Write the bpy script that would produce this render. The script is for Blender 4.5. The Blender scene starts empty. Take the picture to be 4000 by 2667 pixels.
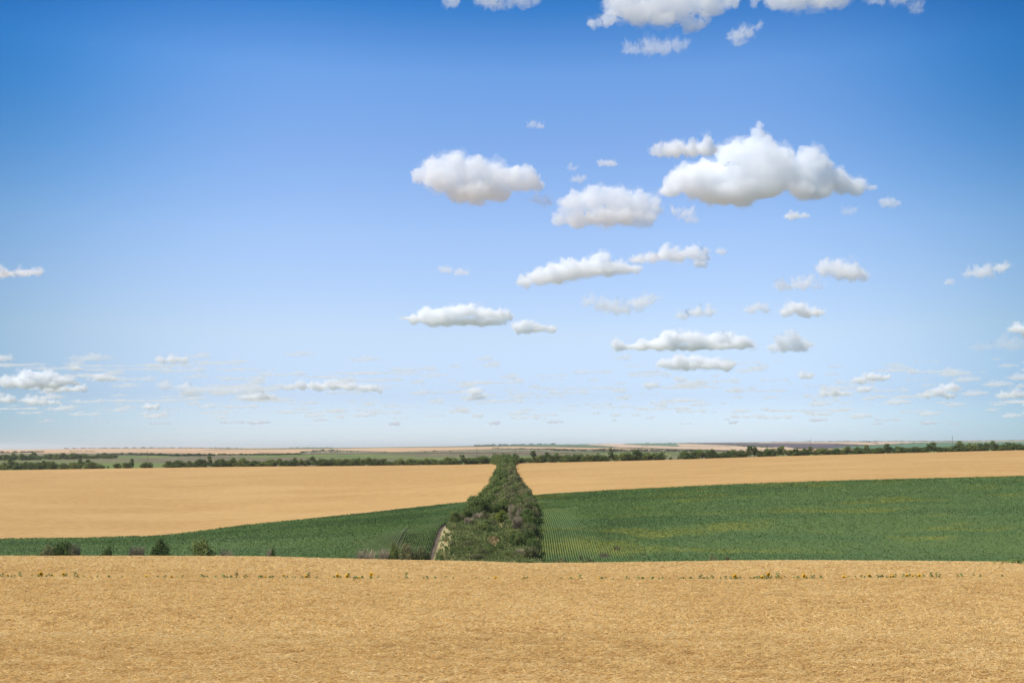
import bpy, math, random
import numpy as np
from mathutils import Vector, noise

random.seed(7)
RNG = np.random.default_rng(7)
sc = bpy.context.scene
COL = sc.collection

# ------------------------------------------------------------------ camera, sky, sun, exposure
ZC = 40.0                       # height of the eye above the datum
F = 3889.0                      # focal length in photograph pixels (35 mm on a 36 mm wide sensor)
HOR = 1745.0                    # photograph row of eye level
cam = bpy.data.cameras.new('camera')
cam.lens = 35.0
cam.sensor_width = 36.0
cam.shift_y = (HOR - 1333.5) / 4000.0
cam.clip_start = 0.5
cam.clip_end = 200000.0
camo = bpy.data.objects.new('camera', cam)
COL.objects.link(camo)
camo.location = (0, 0, ZC)
camo.rotation_euler = (math.radians(90), 0, 0)
sc.camera = camo

SUN_EL = math.radians(54)
SUN_AZ = math.atan2(-0.88, -0.30)          # clockwise from +Y: light comes from the left, a little from behind
to_sun = Vector((math.sin(SUN_AZ) * math.cos(SUN_EL), math.cos(SUN_AZ) * math.cos(SUN_EL), math.sin(SUN_EL)))
sl = bpy.data.lights.new('sun', 'SUN')
sl.energy = 5.0
sl.angle = math.radians(0.5)
sl.color = (1.0, 0.94, 0.86)
so = bpy.data.objects.new('sun', sl)
COL.objects.link(so)
so.rotation_euler = to_sun.to_track_quat('Z', 'Y').to_euler()

w = bpy.data.worlds.new('World')
sc.world = w
w.use_nodes = True
nt = w.node_tree
nt.nodes.clear()
wo = nt.nodes.new('ShaderNodeOutputWorld')
bg = nt.nodes.new('ShaderNodeBackground')
sky = nt.nodes.new('ShaderNodeTexSky')
sky.sky_type = 'NISHITA'
sky.sun_disc = False
sky.sun_elevation = SUN_EL
sky.sun_rotation = SUN_AZ
sky.altitude = 100
sky.air_density = 1.0
sky.dust_density = 0.6
sky.ozone_density = 1.5
bg.inputs['Strength'].default_value = 0.0975
# the deep clear blue of a dry summer day: the physical sky graded by height above the horizon
tc = nt.nodes.new('ShaderNodeTexCoord')
sep = nt.nodes.new('ShaderNodeSeparateXYZ')
nt.links.new(tc.outputs['Generated'], sep.inputs[0])
mr = nt.nodes.new('ShaderNodeMapRange')
mr.inputs['From Min'].default_value = -0.05
mr.inputs['From Max'].default_value = 0.95
nt.links.new(sep.outputs['Z'], mr.inputs['Value'])
ramp = nt.nodes.new('ShaderNodeValToRGB')
SKY_STOPS = [(-0.04, (1.05, 1.36, 2.0)), (0.0, (1.15, 1.42, 2.05)), (0.05, (0.99, 1.08, 1.5)), (0.11, (1.38, 1.29, 1.40)),
             (0.206, (1.40, 1.40, 1.56)), (0.297, (1.08, 1.29, 1.60)), (0.35, (0.88, 1.26, 1.66)), (0.405, (0.24, 0.82, 1.37)),
             (0.6, (0.30, 0.75, 1.1)), (0.9, (0.5, 0.8, 1.0))]
while len(ramp.color_ramp.elements) < len(SKY_STOPS):
    ramp.color_ramp.elements.new(0.5)
for i, (z, c) in enumerate(SKY_STOPS):
    ramp.color_ramp.elements[i].position = z + 0.05
for i, (z, c) in enumerate(SKY_STOPS):
    ramp.color_ramp.elements[i].color = (c[0] / 2.2, c[1] / 2.2, c[2] / 2.2, 1)
nt.links.new(mr.outputs[0], ramp.inputs['Fac'])
# and darker to both sides: lens falloff put into the sky colour
azf = nt.nodes.new('ShaderNodeMapRange')
azf.interpolation_type = 'SMOOTHSTEP'
azf.inputs['From Min'].default_value = 0.83
azf.inputs['From Max'].default_value = 0.99
nrm = nt.nodes.new('ShaderNodeVectorMath')
nrm.operation = 'MULTIPLY'
nrm.inputs[1].default_value = (1, 1, 0)
nt.links.new(tc.outputs['Generated'], nrm.inputs[0])
nr2 = nt.nodes.new('ShaderNodeVectorMath')
nr2.operation = 'NORMALIZE'
nt.links.new(nrm.outputs[0], nr2.inputs[0])
sp2 = nt.nodes.new('ShaderNodeSeparateXYZ')
nt.links.new(nr2.outputs[0], sp2.inputs[0])
nt.links.new(sp2.outputs['Y'], azf.inputs['Value'])
m1 = nt.nodes.new('ShaderNodeMix')
m1.data_type = 'RGBA'
m1.blend_type = 'MULTIPLY'
m1.inputs['Factor'].default_value = 1.0
nt.links.new(sky.outputs[0], m1.inputs['A'])
nt.links.new(ramp.outputs['Color'], m1.inputs['B'])
m3 = nt.nodes.new('ShaderNodeMix')
m3.data_type = 'RGBA'
m3.inputs['A'].default_value = (2.2 * 0.36, 2.2 * 0.53, 2.2 * 0.59, 1)
m3.inputs['B'].default_value = (2.2, 2.2, 2.2, 1)
nt.links.new(azf.outputs[0], m3.inputs['Factor'])
m2 = nt.nodes.new('ShaderNodeVectorMath')
m2.operation = 'MULTIPLY'
nt.links.new(m1.outputs['Result'], m2.inputs[0])
nt.links.new(m3.outputs['Result'], m2.inputs[1])
# corner falloff of the lens, also in the sky colour: deeper blue high at the sides
az2 = nt.nodes.new('ShaderNodeMapRange')
az2.interpolation_type = 'SMOOTHSTEP'
for key, val in (('From Min', 0.885), ('From Max', 0.99), ('To Min', 1.0), ('To Max', 0.0)):
    az2.inputs[key].default_value = val
nt.links.new(sp2.outputs['Y'], az2.inputs['Value'])
el2 = nt.nodes.new('ShaderNodeMapRange')
el2.interpolation_type = 'SMOOTHSTEP'
for key, val in (('From Min', 0.14), ('From Max', 0.35), ('To Min', 0.0), ('To Max', 1.0)):
    el2.inputs[key].default_value = val
nt.links.new(sep.outputs['Z'], el2.inputs['Value'])
mu = nt.nodes.new('ShaderNodeMath')
mu.operation = 'MULTIPLY'
nt.links.new(az2.outputs[0], mu.inputs[0])
nt.links.new(el2.outputs[0], mu.inputs[1])
m4 = nt.nodes.new('ShaderNodeMix')
m4.data_type = 'RGBA'
m4.blend_type = 'MULTIPLY'
nt.links.new(mu.outputs[0], m4.inputs['Factor'])
nt.links.new(m2.outputs[0], m4.inputs['A'])
m4.inputs['B'].default_value = (0.34, 0.77, 0.92, 1)
nt.links.new(m4.outputs['Result'], bg.inputs['Color'])
nt.links.new(bg.outputs[0], wo.inputs['Surface'])

sc.view_settings.view_transform = 'Standard'
sc.view_settings.look = 'None'
sc.view_settings.gamma = 1.0
sc.view_settings.exposure = 0.3
sc.view_settings.use_curve_mapping = False
sc.cycles.use_denoising = True
sc.cycles.max_bounces = 48
sc.cycles.diffuse_bounces = 3
sc.cycles.transmission_bounces = 3
sc.cycles.volume_bounces = 40
sc.cycles.transparent_max_bounces = 128
sc.cycles.sample_clamp_indirect = 8.0

# ------------------------------------------------------------------ terrain as one height function
def pchip_slopes(X, Z):
    h = np.diff(X, axis=0)
    d = np.diff(Z, axis=0) / h
    m = np.zeros_like(Z)
    a, b = d[:-1], d[1:]
    w1 = 2 * h[1:] + h[:-1]
    w2 = h[1:] + 2 * h[:-1]
    with np.errstate(divide='ignore', invalid='ignore'):
        hm = (w1 + w2) / (w1 / a + w2 / b)
    m[1:-1] = np.where(a * b > 0, hm, 0)
    m[0] = d[0]
    m[-1] = d[-1]
    return m


def pchip1(xk, yk, x):
    X = np.array(xk, float)[:, None]
    Z = np.array(yk, float)[:, None]
    m = pchip_slopes(X, Z)
    x = np.clip(np.asarray(x, float), xk[0], xk[-1])
    i = np.clip(np.searchsorted(X[:, 0], x, side='right') - 1, 0, len(xk) - 2)
    return hermite(X[i, 0], X[i + 1, 0], Z[i, 0], Z[i + 1, 0], m[i, 0], m[i + 1, 0], x)


def hermite(x0, x1, z0, z1, m0, m1, x):
    h = x1 - x0
    t = (x - x0) / h
    return ((2 * t**3 - 3 * t**2 + 1) * z0 + (t**3 - 2 * t**2 + t) * h * m0
            + (-2 * t**3 + 3 * t**2) * z1 + (t**3 - t**2) * h * m1)


PXK = [-2000, 0, 560, 1000, 1300, 1600, 1820, 2080, 2600, 3000, 3500, 4000, 6000]
CREST = [2168, 2170, 2170, 2172, 2180, 2187, 2191, 2200, 2194, 2188, 2190, 2195, 2200]
EDGE_Y = [320, 340, 360, 400, 415, 428, 440, 440, 440, 440, 440, 440, 440]
EDGE_PY = [2110, 2100, 2090, 2043, 2014, 1982, 1958, 1932, 1902, 1884, 1869, 1857, 1820]
HEDGE_Y = [960, 950, 930, 915, 910, 905, 900, 900, 900, 900, 900, 900, 900]
HEDGE_PY = [1850, 1834, 1826, 1820, 1818, 1815, 1812, 1806, 1794, 1781, 1768, 1756, 1720]
#       distance list            photo row list (or height relative to the eye)
ROWS = [
    (-400, 'z', -5.0), (0, 'z', -6.0), (30, 'z', -7.1), (65, 'z', -8.42),
    (112, 'p', CREST), (150, 'z', -19.0), (205, 'z', -29.2),
    (270, 'p', [c + 4 for c in CREST]),
    ([290, 305, 310, 315, 316, 316, 316, 316, 316, 316, 316, 316, 316], 'p',
     [2140, 2133, 2122, 2097, 2083, 2067, 2058, 2062, 2056, 2052, 2046, 2040, 2030]),
    (EDGE_Y, 'p', EDGE_PY),
    (HEDGE_Y, 'p', HEDGE_PY),
    (1250, 'p', [1820, 1809, 1804, 1799, 1797, 1795, 1793, 1790, 1784, 1776, 1765, 1755, 1722]),
    (1700, 'p', [1800, 1790, 1786, 1777, 1774, 1771, 1769, 1768, 1767, 1764, 1757, 1751, 1718]),
    (2600, 'p', [1785, 1777, 1776, 1771, 1768, 1765, 1763, 1762, 1760, 1757, 1750, 1744, 1712]),
    (5000, 'p', [1770, 1764, 1762, 1759, 1757, 1754, 1752, 1751, 1747, 1742, 1738, 1733, 1700]),
    (9000, 'p', [1758, 1755, 1750, 1749, 1748, 1745, 1742, 1738, 1731, 1727, 1724, 1720, 1690]),
    (12000, 'h', -60), (45000, 'h', -300),
]


def rows_at(px):
    px = np.clip(np.asarray(px, float), -2000, 6000)
    Ys, Zs = [], []
    for Y, kind, v in ROWS:
        y = pchip1(PXK, Y, px) if isinstance(Y, list) else np.full(px.shape, float(Y))
        if kind == 'z':
            z = np.full(px.shape, float(v))
        elif kind == 'p':
            z = -(pchip1(PXK, v, px) - HOR) / F * y
        else:
            z = Zs[-1] + v if v != -300 else Zs[-1] - 240
        Ys.append(y)
        Zs.append(z)
    return np.array(Ys), np.array(Zs)


def height(x, y):
    """height of the crop or grass surface above the datum"""
    x = np.asarray(x, float)
    y = np.asarray(y, float)
    shp = np.broadcast(x, y).shape
    x = np.broadcast_to(x, shp).ravel()
    y = np.broadcast_to(y, shp).ravel()
    px = 2000 + F * x / np.maximum(y, 40.0)
    Ys, Zs = rows_at(px)
    m = pchip_slopes(Ys, Zs)
    yc = np.clip(y, Ys[0] + 1e-6, Ys[-1] - 1e-6)
    i = np.clip((Ys <= yc[None]).sum(0) - 1, 0, len(ROWS) - 2)
    j = np.arange(len(yc))
    z = hermite(Ys[i, j], Ys[i + 1, j], Zs[i, j], Zs[i + 1, j], m[i, j], m[i + 1, j], yc)
    return (z + ZC).reshape(shp)


def edge_of(x, ylist):
    """distance of a field edge given as a list over the photograph columns, at lateral position x"""
    x = np.asarray(x, float)
    y = np.full(x.shape, 440.0)
    for _ in range(40):
        y = pchip1(PXK, ylist, 2000 + F * x / y)
    return y


def hit(px, py, lo=1000.0, hi=9400.0):
    """point of the far terrain seen in a given column and row"""
    px = np.asarray(px, float)
    py = np.broadcast_to(np.asarray(py, float), px.shape)
    a = np.full(px.shape, lo)
    b = np.full(px.shape, hi)
    for _ in range(40):
        mid = 0.5 * (a + b)
        z = height((px - 2000) / F * mid, mid) - ZC
        row = HOR - F * z / mid
        up = row > py
        a = np.where(up, mid, a)
        b = np.where(up, b, mid)
    y = 0.5 * (a + b)
    return (px - 2000) / F * y, y


def vnoise(x, y, seed=0):
    """smooth value noise on numpy arrays, about -1..1"""
    xi = np.floor(x).astype(np.int64)
    yi = np.floor(y).astype(np.int64)
    fx, fy = x - xi, y - yi
    fx = fx * fx * (3 - 2 * fx)
    fy = fy * fy * (3 - 2 * fy)

    def h(a, b):
        n = (a * 374761393 + b * 668265263 + seed * 974634777) & 0x7fffffff
        n = ((n ^ (n >> 13)) * 1274126177) & 0x7fffffff
        n = n ^ (n >> 16)
        return (n & 0xffff) / 32767.5 - 1.0
    return ((h(xi, yi) * (1 - fx) + h(xi + 1, yi) * fx) * (1 - fy)
            + (h(xi, yi + 1) * (1 - fx) + h(xi + 1, yi + 1) * fx) * fy)


# ------------------------------------------------------------------ mesh and object helpers
def new_obj(name, mesh, parent=None, loc=None):
    o = bpy.data.objects.new(name, mesh)
    COL.objects.link(o)
    if parent is not None:
        o.parent = parent
    if loc is not None:
        o.location = loc
    return o


def tag(o, label=None, cat=None, group=None, kind=None):
    if label:
        o['label'] = label
    if cat:
        o['category'] = cat
    if group:
        o['group'] = group
    if kind:
        o['kind'] = kind
    return o


def fill_mesh(name, co, faces, mats, attrs=None, midx=None, smooth=False):
    """mesh from numpy arrays; faces (n,3) or (n,4)"""
    me = bpy.data.meshes.new(name)
    co = np.asarray(co, np.float32)
    faces = np.asarray(faces, np.int32)
    n, k = faces.shape
    me.vertices.add(len(co))
    me.vertices.foreach_set('co', co.ravel())
    me.loops.add(n * k)
    me.loops.foreach_set('vertex_index', faces.ravel())
    me.polygons.add(n)
    me.polygons.foreach_set('loop_start', np.arange(0, n * k, k, dtype=np.int32))
    me.polygons.foreach_set('loop_total', np.full(n, k, np.int32))
    if midx is not None:
        me.polygons.foreach_set('material_index', np.asarray(midx, np.int32))
    me.polygons.foreach_set('use_smooth', np.full(n, smooth))
    for m in mats:
        me.materials.append(m)
    for an, av in (attrs or {}).items():
        a = me.attributes.new(an, 'FLOAT', 'POINT')
        a.data.foreach_set('value', np.asarray(av, np.float32))
    me.update()
    me.validate()
    return me


def grid_faces(nu, nv):
    i = np.arange(nu * nv).reshape(nu, nv)
    return np.stack([i[:-1, :-1], i[1:, :-1], i[1:, 1:], i[:-1, 1:]], -1).reshape(-1, 4)


def sheet(name, X, Y, Z, mat, skirt=0.0, attrs=None):
    """grid sheet (nu,nv arrays), with its rim turned down by skirt"""
    nu, nv = X.shape
    co = np.stack([X, Y, Z], -1).reshape(-1, 3)
    f = grid_faces(nu, nv)
    at = {k: np.asarray(v).ravel() for k, v in (attrs or {}).items()}
    if skirt:
        i = np.arange(nu * nv).reshape(nu, nv)
        rim = np.concatenate([i[0, :], i[1:, -1], i[-1, -2::-1], i[-2:0:-1, 0]])
        low = co[rim].copy()
        low[:, 2] -= skirt
        base = len(co)
        co = np.concatenate([co, low])
        r = np.arange(len(rim))
        q = np.roll(r, -1)
        f = np.concatenate([f, np.stack([rim[r], base + r, base + q, rim[q]], -1)])
        at = {k: np.concatenate([v, v[rim]]) for k, v in at.items()}
    return fill_mesh(name, co, f, [mat], at, smooth=True)


def unit(v):
    return v / np.maximum(np.linalg.norm(v, axis=-1, keepdims=True), 1e-9)


def cards(cen, nor, size, rng, aspect=0.6, fold=0.15):
    """leaf shaped quads at cen facing nor; returns verts (n*4,3)"""
    n = len(cen)
    r = rng.normal(size=(n, 3))
    u = unit(np.cross(nor, r))
    v = np.cross(nor, u)
    s = np.broadcast_to(np.asarray(size, float), (n,))[:, None]
    a = cen - u * s * 0.5
    b = cen + u * s * 0.5
    c1 = cen + v * s * 0.5 * aspect + nor * s * fold
    c2 = cen - v * s * 0.5 * aspect + nor * s * fold
    return np.stack([a, c2, b, c1], 1).reshape(-1, 3)


def quads(n):
    return np.arange(n * 4, dtype=np.int32).reshape(n, 4)


# ------------------------------------------------------------------ materials
def mat_new(name):
    m = bpy.data.materials.new(name)
    m.use_nodes = True
    t = m.node_tree
    t.nodes.clear()
    out = t.nodes.new('ShaderNodeOutputMaterial')
    return m, t, out


def N(t, kind, **kw):
    n = t.nodes.new(kind)
    for k, v in kw.items():
        if k in n.inputs:
            n.inputs[k].default_value = v
        else:
            setattr(n, k, v)
    return n


def mixc(t, fac, a, b, blend='MIX'):
    m = t.nodes.new('ShaderNodeMix')
    m.data_type = 'RGBA'
    m.blend_type = blend
    for key, v in (('Factor', fac), ('A', a), ('B', b)):
        s = m.inputs[key]
        if isinstance(v, (int, float)):
            s.default_value = v
        elif isinstance(v, tuple):
            s.default_value = (*v, 1) if len(v) == 3 else v
        else:
            t.links.new(v, s)
    return m.outputs['Result']


def mapr(t, v, a, b, c=0.0, d=1.0, smooth=True):
    m = t.nodes.new('ShaderNodeMapRange')
    m.interpolation_type = 'SMOOTHSTEP' if smooth else 'LINEAR'
    for key, q in (('From Min', a), ('From Max', b), ('To Min', c), ('To Max', d)):
        m.inputs[key].default_value = q
    t.links.new(v, m.inputs['Value'])
    return m.outputs[0]


def wnoise(t, scale, detail=3.0, rough=0.55, seed=0.0):
    """noise over world position; scale may be a triple for stretched patterns"""
    g = t.nodes.new('ShaderNodeNewGeometry')
    mp = t.nodes.new('ShaderNodeMapping')
    sca = scale if isinstance(scale, tuple) else (scale, scale, scale)
    mp.inputs['Scale'].default_value = sca
    mp.inputs['Location'].default_value = (seed, seed * 1.7, 0)
    t.links.new(g.outputs['Position'], mp.inputs['Vector'])
    n = t.nodes.new('ShaderNodeTexNoise')
    n.inputs['Scale'].default_value = 1.0
    n.inputs['Detail'].default_value = detail
    n.inputs['Roughness'].default_value = rough
    t.links.new(mp.outputs[0], n.inputs['Vector'])
    return n.outputs['Fac']


def principled(t, out, col, rough=0.8, spec=0.2, bump=None, bump_s=0.3, bump_d=0.1):
    p = t.nodes.new('ShaderNodeBsdfPrincipled')
    if isinstance(col, tuple):
        p.inputs['Base Color'].default_value = (*col, 1)
    else:
        t.links.new(col, p.inputs['Base Color'])
    p.inputs['Roughness'].default_value = rough
    p.inputs['Specular IOR Level'].default_value = spec
    if bump is not None:
        b = t.nodes.new('ShaderNodeBump')
        b.inputs['Strength'].default_value = bump_s
        b.inputs['Distance'].default_value = bump_d
        t.links.new(bump, b.inputs['Height'])
        t.links.new(b.outputs[0], p.inputs['Normal'])
    t.links.new(p.outputs[0], out.inputs['Surface'])
    return p


def attr(t, name):
    a = t.nodes.new('ShaderNodeAttribute')
    a.attribute_name = name
    return a.outputs['Fac']


def leaf_mat(name, dark, light, warm, trans=0.38, obj_random=True):
    """leaves: per leaf tint, per plant hue, some light through the blade"""
    m, t, out = mat_new(name)
    c = mixc(t, attr(t, 'tint'), dark, light)
    if obj_random:
        oi = t.nodes.new('ShaderNodeObjectInfo')
        f = mapr(t, oi.outputs['Random'], 0.35, 1.0, 0.0, 0.75)
        c = mixc(t, f, c, warm)
        f2 = mapr(t, oi.outputs['Random'], 0.0, 1.0, 0.75, 1.2, False)
        hv = t.nodes.new('ShaderNodeHueSaturation')
        t.links.new(f2, hv.inputs['Value'])
        t.links.new(c, hv.inputs['Color'])
        c = hv.outputs[0]
    d = t.nodes.new('ShaderNodeBsdfDiffuse')
    t.links.new(c, d.inputs['Color'])
    tr = t.nodes.new('ShaderNodeBsdfTranslucent')
    t.links.new(mixc(t, 0.5, c, light, 'MIX'), tr.inputs['Color'])
    gl = t.nodes.new('ShaderNodeBsdfGlossy')
    gl.inputs['Roughness'].default_value = 0.5
    gl.inputs['Color'].default_value = (0.5, 0.55, 0.5, 1)
    a = t.nodes.new('ShaderNodeMixShader')
    a.inputs[0].default_value = trans
    t.links.new(d.outputs[0], a.inputs[1])
    t.links.new(tr.outputs[0], a.inputs[2])
    b = t.nodes.new('ShaderNodeMixShader')
    b.inputs[0].default_value = 0.015
    t.links.new(a.outputs[0], b.inputs[1])
    t.links.new(gl.outputs[0], b.inputs[2])
    t.links.new(b.outputs[0], out.inputs['Surface'])
    return m


def plain_mat(name, c1, c2, scale, rough=0.85):
    m, t, out = mat_new(name)
    n = wnoise(t, scale, 4)
    principled(t, out, mixc(t, mapr(t, n, 0.35, 0.65), c1, c2), rough, 0.15, n, 0.4, 0.05)
    return m


WHEAT_D = (0.62, 0.42, 0.18)
WHEAT_M = (0.86, 0.66, 0.32)
WHEAT_L = (0.90, 0.75, 0.44)

# ears of the near wheat
M_EAR, t, out = mat_new('wheat_ears')
tint = attr(t, 'tint')
c = mixc(t, mapr(t, tint, 0.0, 0.5), WHEAT_D, WHEAT_M)
c = mixc(t, mapr(t, tint, 0.5, 1.0), c, WHEAT_L)
d_ = N(t, 'ShaderNodeBsdfDiffuse')
t.links.new(c, d_.inputs['Color'])
tr_ = N(t, 'ShaderNodeBsdfTranslucent')
t.links.new(c, tr_.inputs['Color'])
mx_ = N(t, 'ShaderNodeMixShader')
mx_.inputs[0].default_value = 0.4
t.links.new(d_.outputs[0], mx_.inputs[1])
t.links.new(tr_.outputs[0], mx_.inputs[2])
t.links.new(mx_.outputs[0], out.inputs['Surface'])

# straw under the ears of the near wheat
M_STRAW, t, out = mat_new('wheat_straw')
n1 = wnoise(t, (1.1, 2.6, 1.0), 4)
n2 = wnoise(t, (6.0, 11.0, 6.0), 3, 0.6, 3.0)
c = mixc(t, mapr(t, n2, 0.3, 0.7), (0.44, 0.29, 0.12), (0.62, 0.44, 0.20))
c = mixc(t, mapr(t, n1, 0.45, 0.85, 0.0, 0.5), c, (0.70, 0.52, 0.26))
principled(t, out, c, 0.9, 0.1, n2, 0.8, 0.15)

# the ripe fields across the valley
M_WHEAT, t, out = mat_new('ripe_wheat')
n1 = wnoise(t, (0.010, 0.022, 0.02), 5, 0.65)
n2 = wnoise(t, (0.25, 0.6, 0.5), 4, 0.65, 5.0)
n3 = wnoise(t, (0.015, 0.06, 0.05), 4, 0.6, 11.0)
c = mixc(t, mapr(t, n2, 0.30, 0.70), (0.342, 0.198, 0.070), (0.447, 0.283, 0.107))
c = mixc(t, mapr(t, n1, 0.40, 0.68, 0.0, 0.5), c, (0.492, 0.322, 0.133))
c = mixc(t, mapr(t, n3, 0.56, 0.74, 0.0, 0.4), c, (0.298, 0.168, 0.061))
principled(t, out, c, 0.9, 0.08, n2, 0.5, 0.25)

# soil and dry grass
M_SOIL = plain_mat('soil', (0.085, 0.066, 0.046), (0.135, 0.105, 0.075), 0.6)
M_DRYGRASS, t, out = mat_new('dry_grass_ground')
n1 = wnoise(t, 0.12, 4)
n2 = wnoise(t, 1.3, 4, 0.6, 4.0)
c = mixc(t, mapr(t, n2, 0.3, 0.7), (0.10, 0.12, 0.045), (0.19, 0.18, 0.08))
c = mixc(t, mapr(t, n1, 0.56, 0.70, 0.0, 0.8), c, (0.40, 0.32, 0.16))
principled(t, out, c, 0.95, 0.05, n2, 0.6, 0.3)

M_PALEGRASS = plain_mat('pale_dry_grass', (0.25, 0.215, 0.10), (0.40, 0.335, 0.17), 0.9)
# meadow behind the far hedge
M_MEADOW, t, out = mat_new('meadow_grass')
n1 = wnoise(t, (0.0035, 0.0035, 0.0), 3, 0.5)
n2 = wnoise(t, (0.03, 0.008, 0.0), 4, 0.6, 7.0)
n3 = wnoise(t, (0.02, 0.006, 0.0), 2, 0.4, 23.0)
c = mixc(t, mapr(t, n2, 0.35, 0.65), (0.125, 0.108, 0.068), (0.175, 0.145, 0.088))
c = mixc(t, mapr(t, n1, 0.44, 0.56), c, mixc(t, mapr(t, n2, 0.3, 0.7), (0.10, 0.145, 0.045), (0.15, 0.185, 0.06)))
c = mixc(t, mapr(t, n3, 0.68, 0.73, 0.0, 0.8), c, (0.36, 0.31, 0.03))
principled(t, out, c, 0.95, 0.05)

# green row crop: leaf sheet and leaves
YEL = (0.21, 0.215, 0.035)


def crop_colour(t, light, dark):
    n1 = wnoise(t, (0.02, 0.055, 0.0), 4, 0.6, 2.0)
    n2 = wnoise(t, (0.45, 0.9, 0.5), 4, 0.65, 9.0)
    n3 = wnoise(t, (0.012, 0.05, 0.0), 3, 0.5, 31.0)
    n4 = wnoise(t, (0.9, 0.9, 0.0), 2, 0.5, 41.0)
    c = mixc(t, mapr(t, n2, 0.32, 0.68), dark, light)
    c = mixc(t, mapr(t, n3, 0.42, 0.62, 0.0, 0.5), c, (0.058, 0.113, 0.043))
    f = t.nodes.new('ShaderNodeMath')
    f.operation = 'MULTIPLY'
    g_ = t.nodes.new('ShaderNodeNewGeometry')
    s_ = t.nodes.new('ShaderNodeSeparateXYZ')
    t.links.new(g_.outputs['Position'], s_.inputs[0])
    f0 = t.nodes.new('ShaderNodeMath')
    f0.operation = 'MULTIPLY'
    t.links.new(mapr(t, n1, 0.52, 0.64), f0.inputs[0])
    t.links.new(mapr(t, s_.outputs['X'], -12.0, 6.0, 0.15, 1.0), f0.inputs[1])
    t.links.new(f0.outputs[0], f.inputs[0])
    t.links.new(mapr(t, n4, 0.35, 0.65, 0.15, 0.75), f.inputs[1])
    return mixc(t, f.outputs[0], c, YEL), n2


M_CROP, t, out = mat_new('crop_canopy')
c, nb = crop_colour(t, (0.095, 0.142, 0.046), (0.082, 0.124, 0.040))
c = mixc(t, attr(t, 'bare'), c, (0.06, 0.043, 0.033))
principled(t, out, c, 0.85, 0.15, nb, 0.6, 0.4)
M_CROPLEAF, t, out = mat_new('crop_leaves')
c, nb = crop_colour(t, (0.160, 0.245, 0.075), (0.122, 0.20, 0.062))
c = mixc(t, attr(t, 'tint'), mixc(t, 0.15, c, (0.04, 0.075, 0.03)), c)
c = mixc(t, attr(t, 'warm'), c, (0.24, 0.24, 0.055))
d_ = N(t, 'ShaderNodeBsdfDiffuse')
t.links.new(c, d_.inputs['Color'])
tr_ = N(t, 'ShaderNodeBsdfTranslucent')
t.links.new(c, tr_.inputs['Color'])
mx_ = N(t, 'ShaderNodeMixShader')
mx_.inputs[0].default_value = 0.25
t.links.new(d_.outputs[0], mx_.inputs[1])
t.links.new(tr_.outputs[0], mx_.inputs[2])
t.links.new(mx_.outputs[0], out.inputs['Surface'])

M_LEAF = leaf_mat('tree_leaves', (0.075, 0.115, 0.032), (0.185, 0.255, 0.072), (0.22, 0.24, 0.07))
M_LEAF_OLIVE = leaf_mat('olive_leaves', (0.11, 0.125, 0.05), (0.26, 0.265, 0.115), (0.26, 0.23, 0.11))
M_LEAF_BRIGHT = leaf_mat('young_leaves', (0.10, 0.13, 0.025), (0.30, 0.34, 0.06), (0.3, 0.33, 0.06))
M_LEAF_GREY = leaf_mat('withered_leaves', (0.16, 0.14, 0.09), (0.30, 0.26, 0.18), (0.26, 0.23, 0.15), 0.15)
M_WEED = leaf_mat('weeds', (0.13, 0.17, 0.05), (0.27, 0.31, 0.11), (0.2, 0.18, 0.07), 0.3, False)
M_FARWOOD = leaf_mat('far_wood_leaves', (0.025, 0.05, 0.022), (0.06, 0.095, 0.036), (0.07, 0.09, 0.035), 0.15, False)
M_SUNLEAF = leaf_mat('sunflower_leaves', (0.05, 0.10, 0.03), (0.14, 0.23, 0.07), (0.16, 0.22, 0.06), 0.3)
M_BARK = plain_mat('bark', (0.07, 0.055, 0.042), (0.13, 0.105, 0.085), 3.0)
M_TWIG = plain_mat('grey_twigs', (0.32, 0.26, 0.17), (0.45, 0.37, 0.25), 2.0)
M_STALK = plain_mat('dry_stalks', (0.42, 0.30, 0.14), (0.58, 0.43, 0.22), 2.0)
M_PETAL = plain_mat('yellow_petals', (0.78, 0.42, 0.008), (0.88, 0.56, 0.02), 20.0)
M_DISC = plain_mat('brown_disc', (0.10, 0.05, 0.015), (0.24, 0.12, 0.02), 40.0)
M_POLE = plain_mat('weathered_post', (0.16, 0.12, 0.10), (0.25, 0.19, 0.16), 0.8)
M_CERAMIC = plain_mat('insulator', (0.45, 0.43, 0.40), (0.55, 0.53, 0.5), 5.0)

# ------------------------------------------------------------------ ground
ys = np.concatenate([np.arange(-400, 100, 12.5), np.arange(100, 330, 4), np.arange(330, 1000, 10),
                     np.arange(1000, 2600, 40), np.arange(2600, 12000, 150), np.arange(12000, 45000, 1500)])
us = np.linspace(-1, 1, 261)
U, Yg = np.meshgrid(us, ys, indexing='ij')
Xg = U * (420 + 0.95 * np.abs(Yg))
drop = np.where(Yg < 905, 1.25, np.where(Yg < 960, 1.25 - (Yg - 905) / 55 * 1.25, 0.0))
Zg = height(Xg, Yg) - drop
ground = tag(new_obj('ground', sheet('ground', Xg, Yg, Zg, M_MEADOW)), 'rolling green and brown meadow land running to the horizon', kind='structure')


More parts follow.
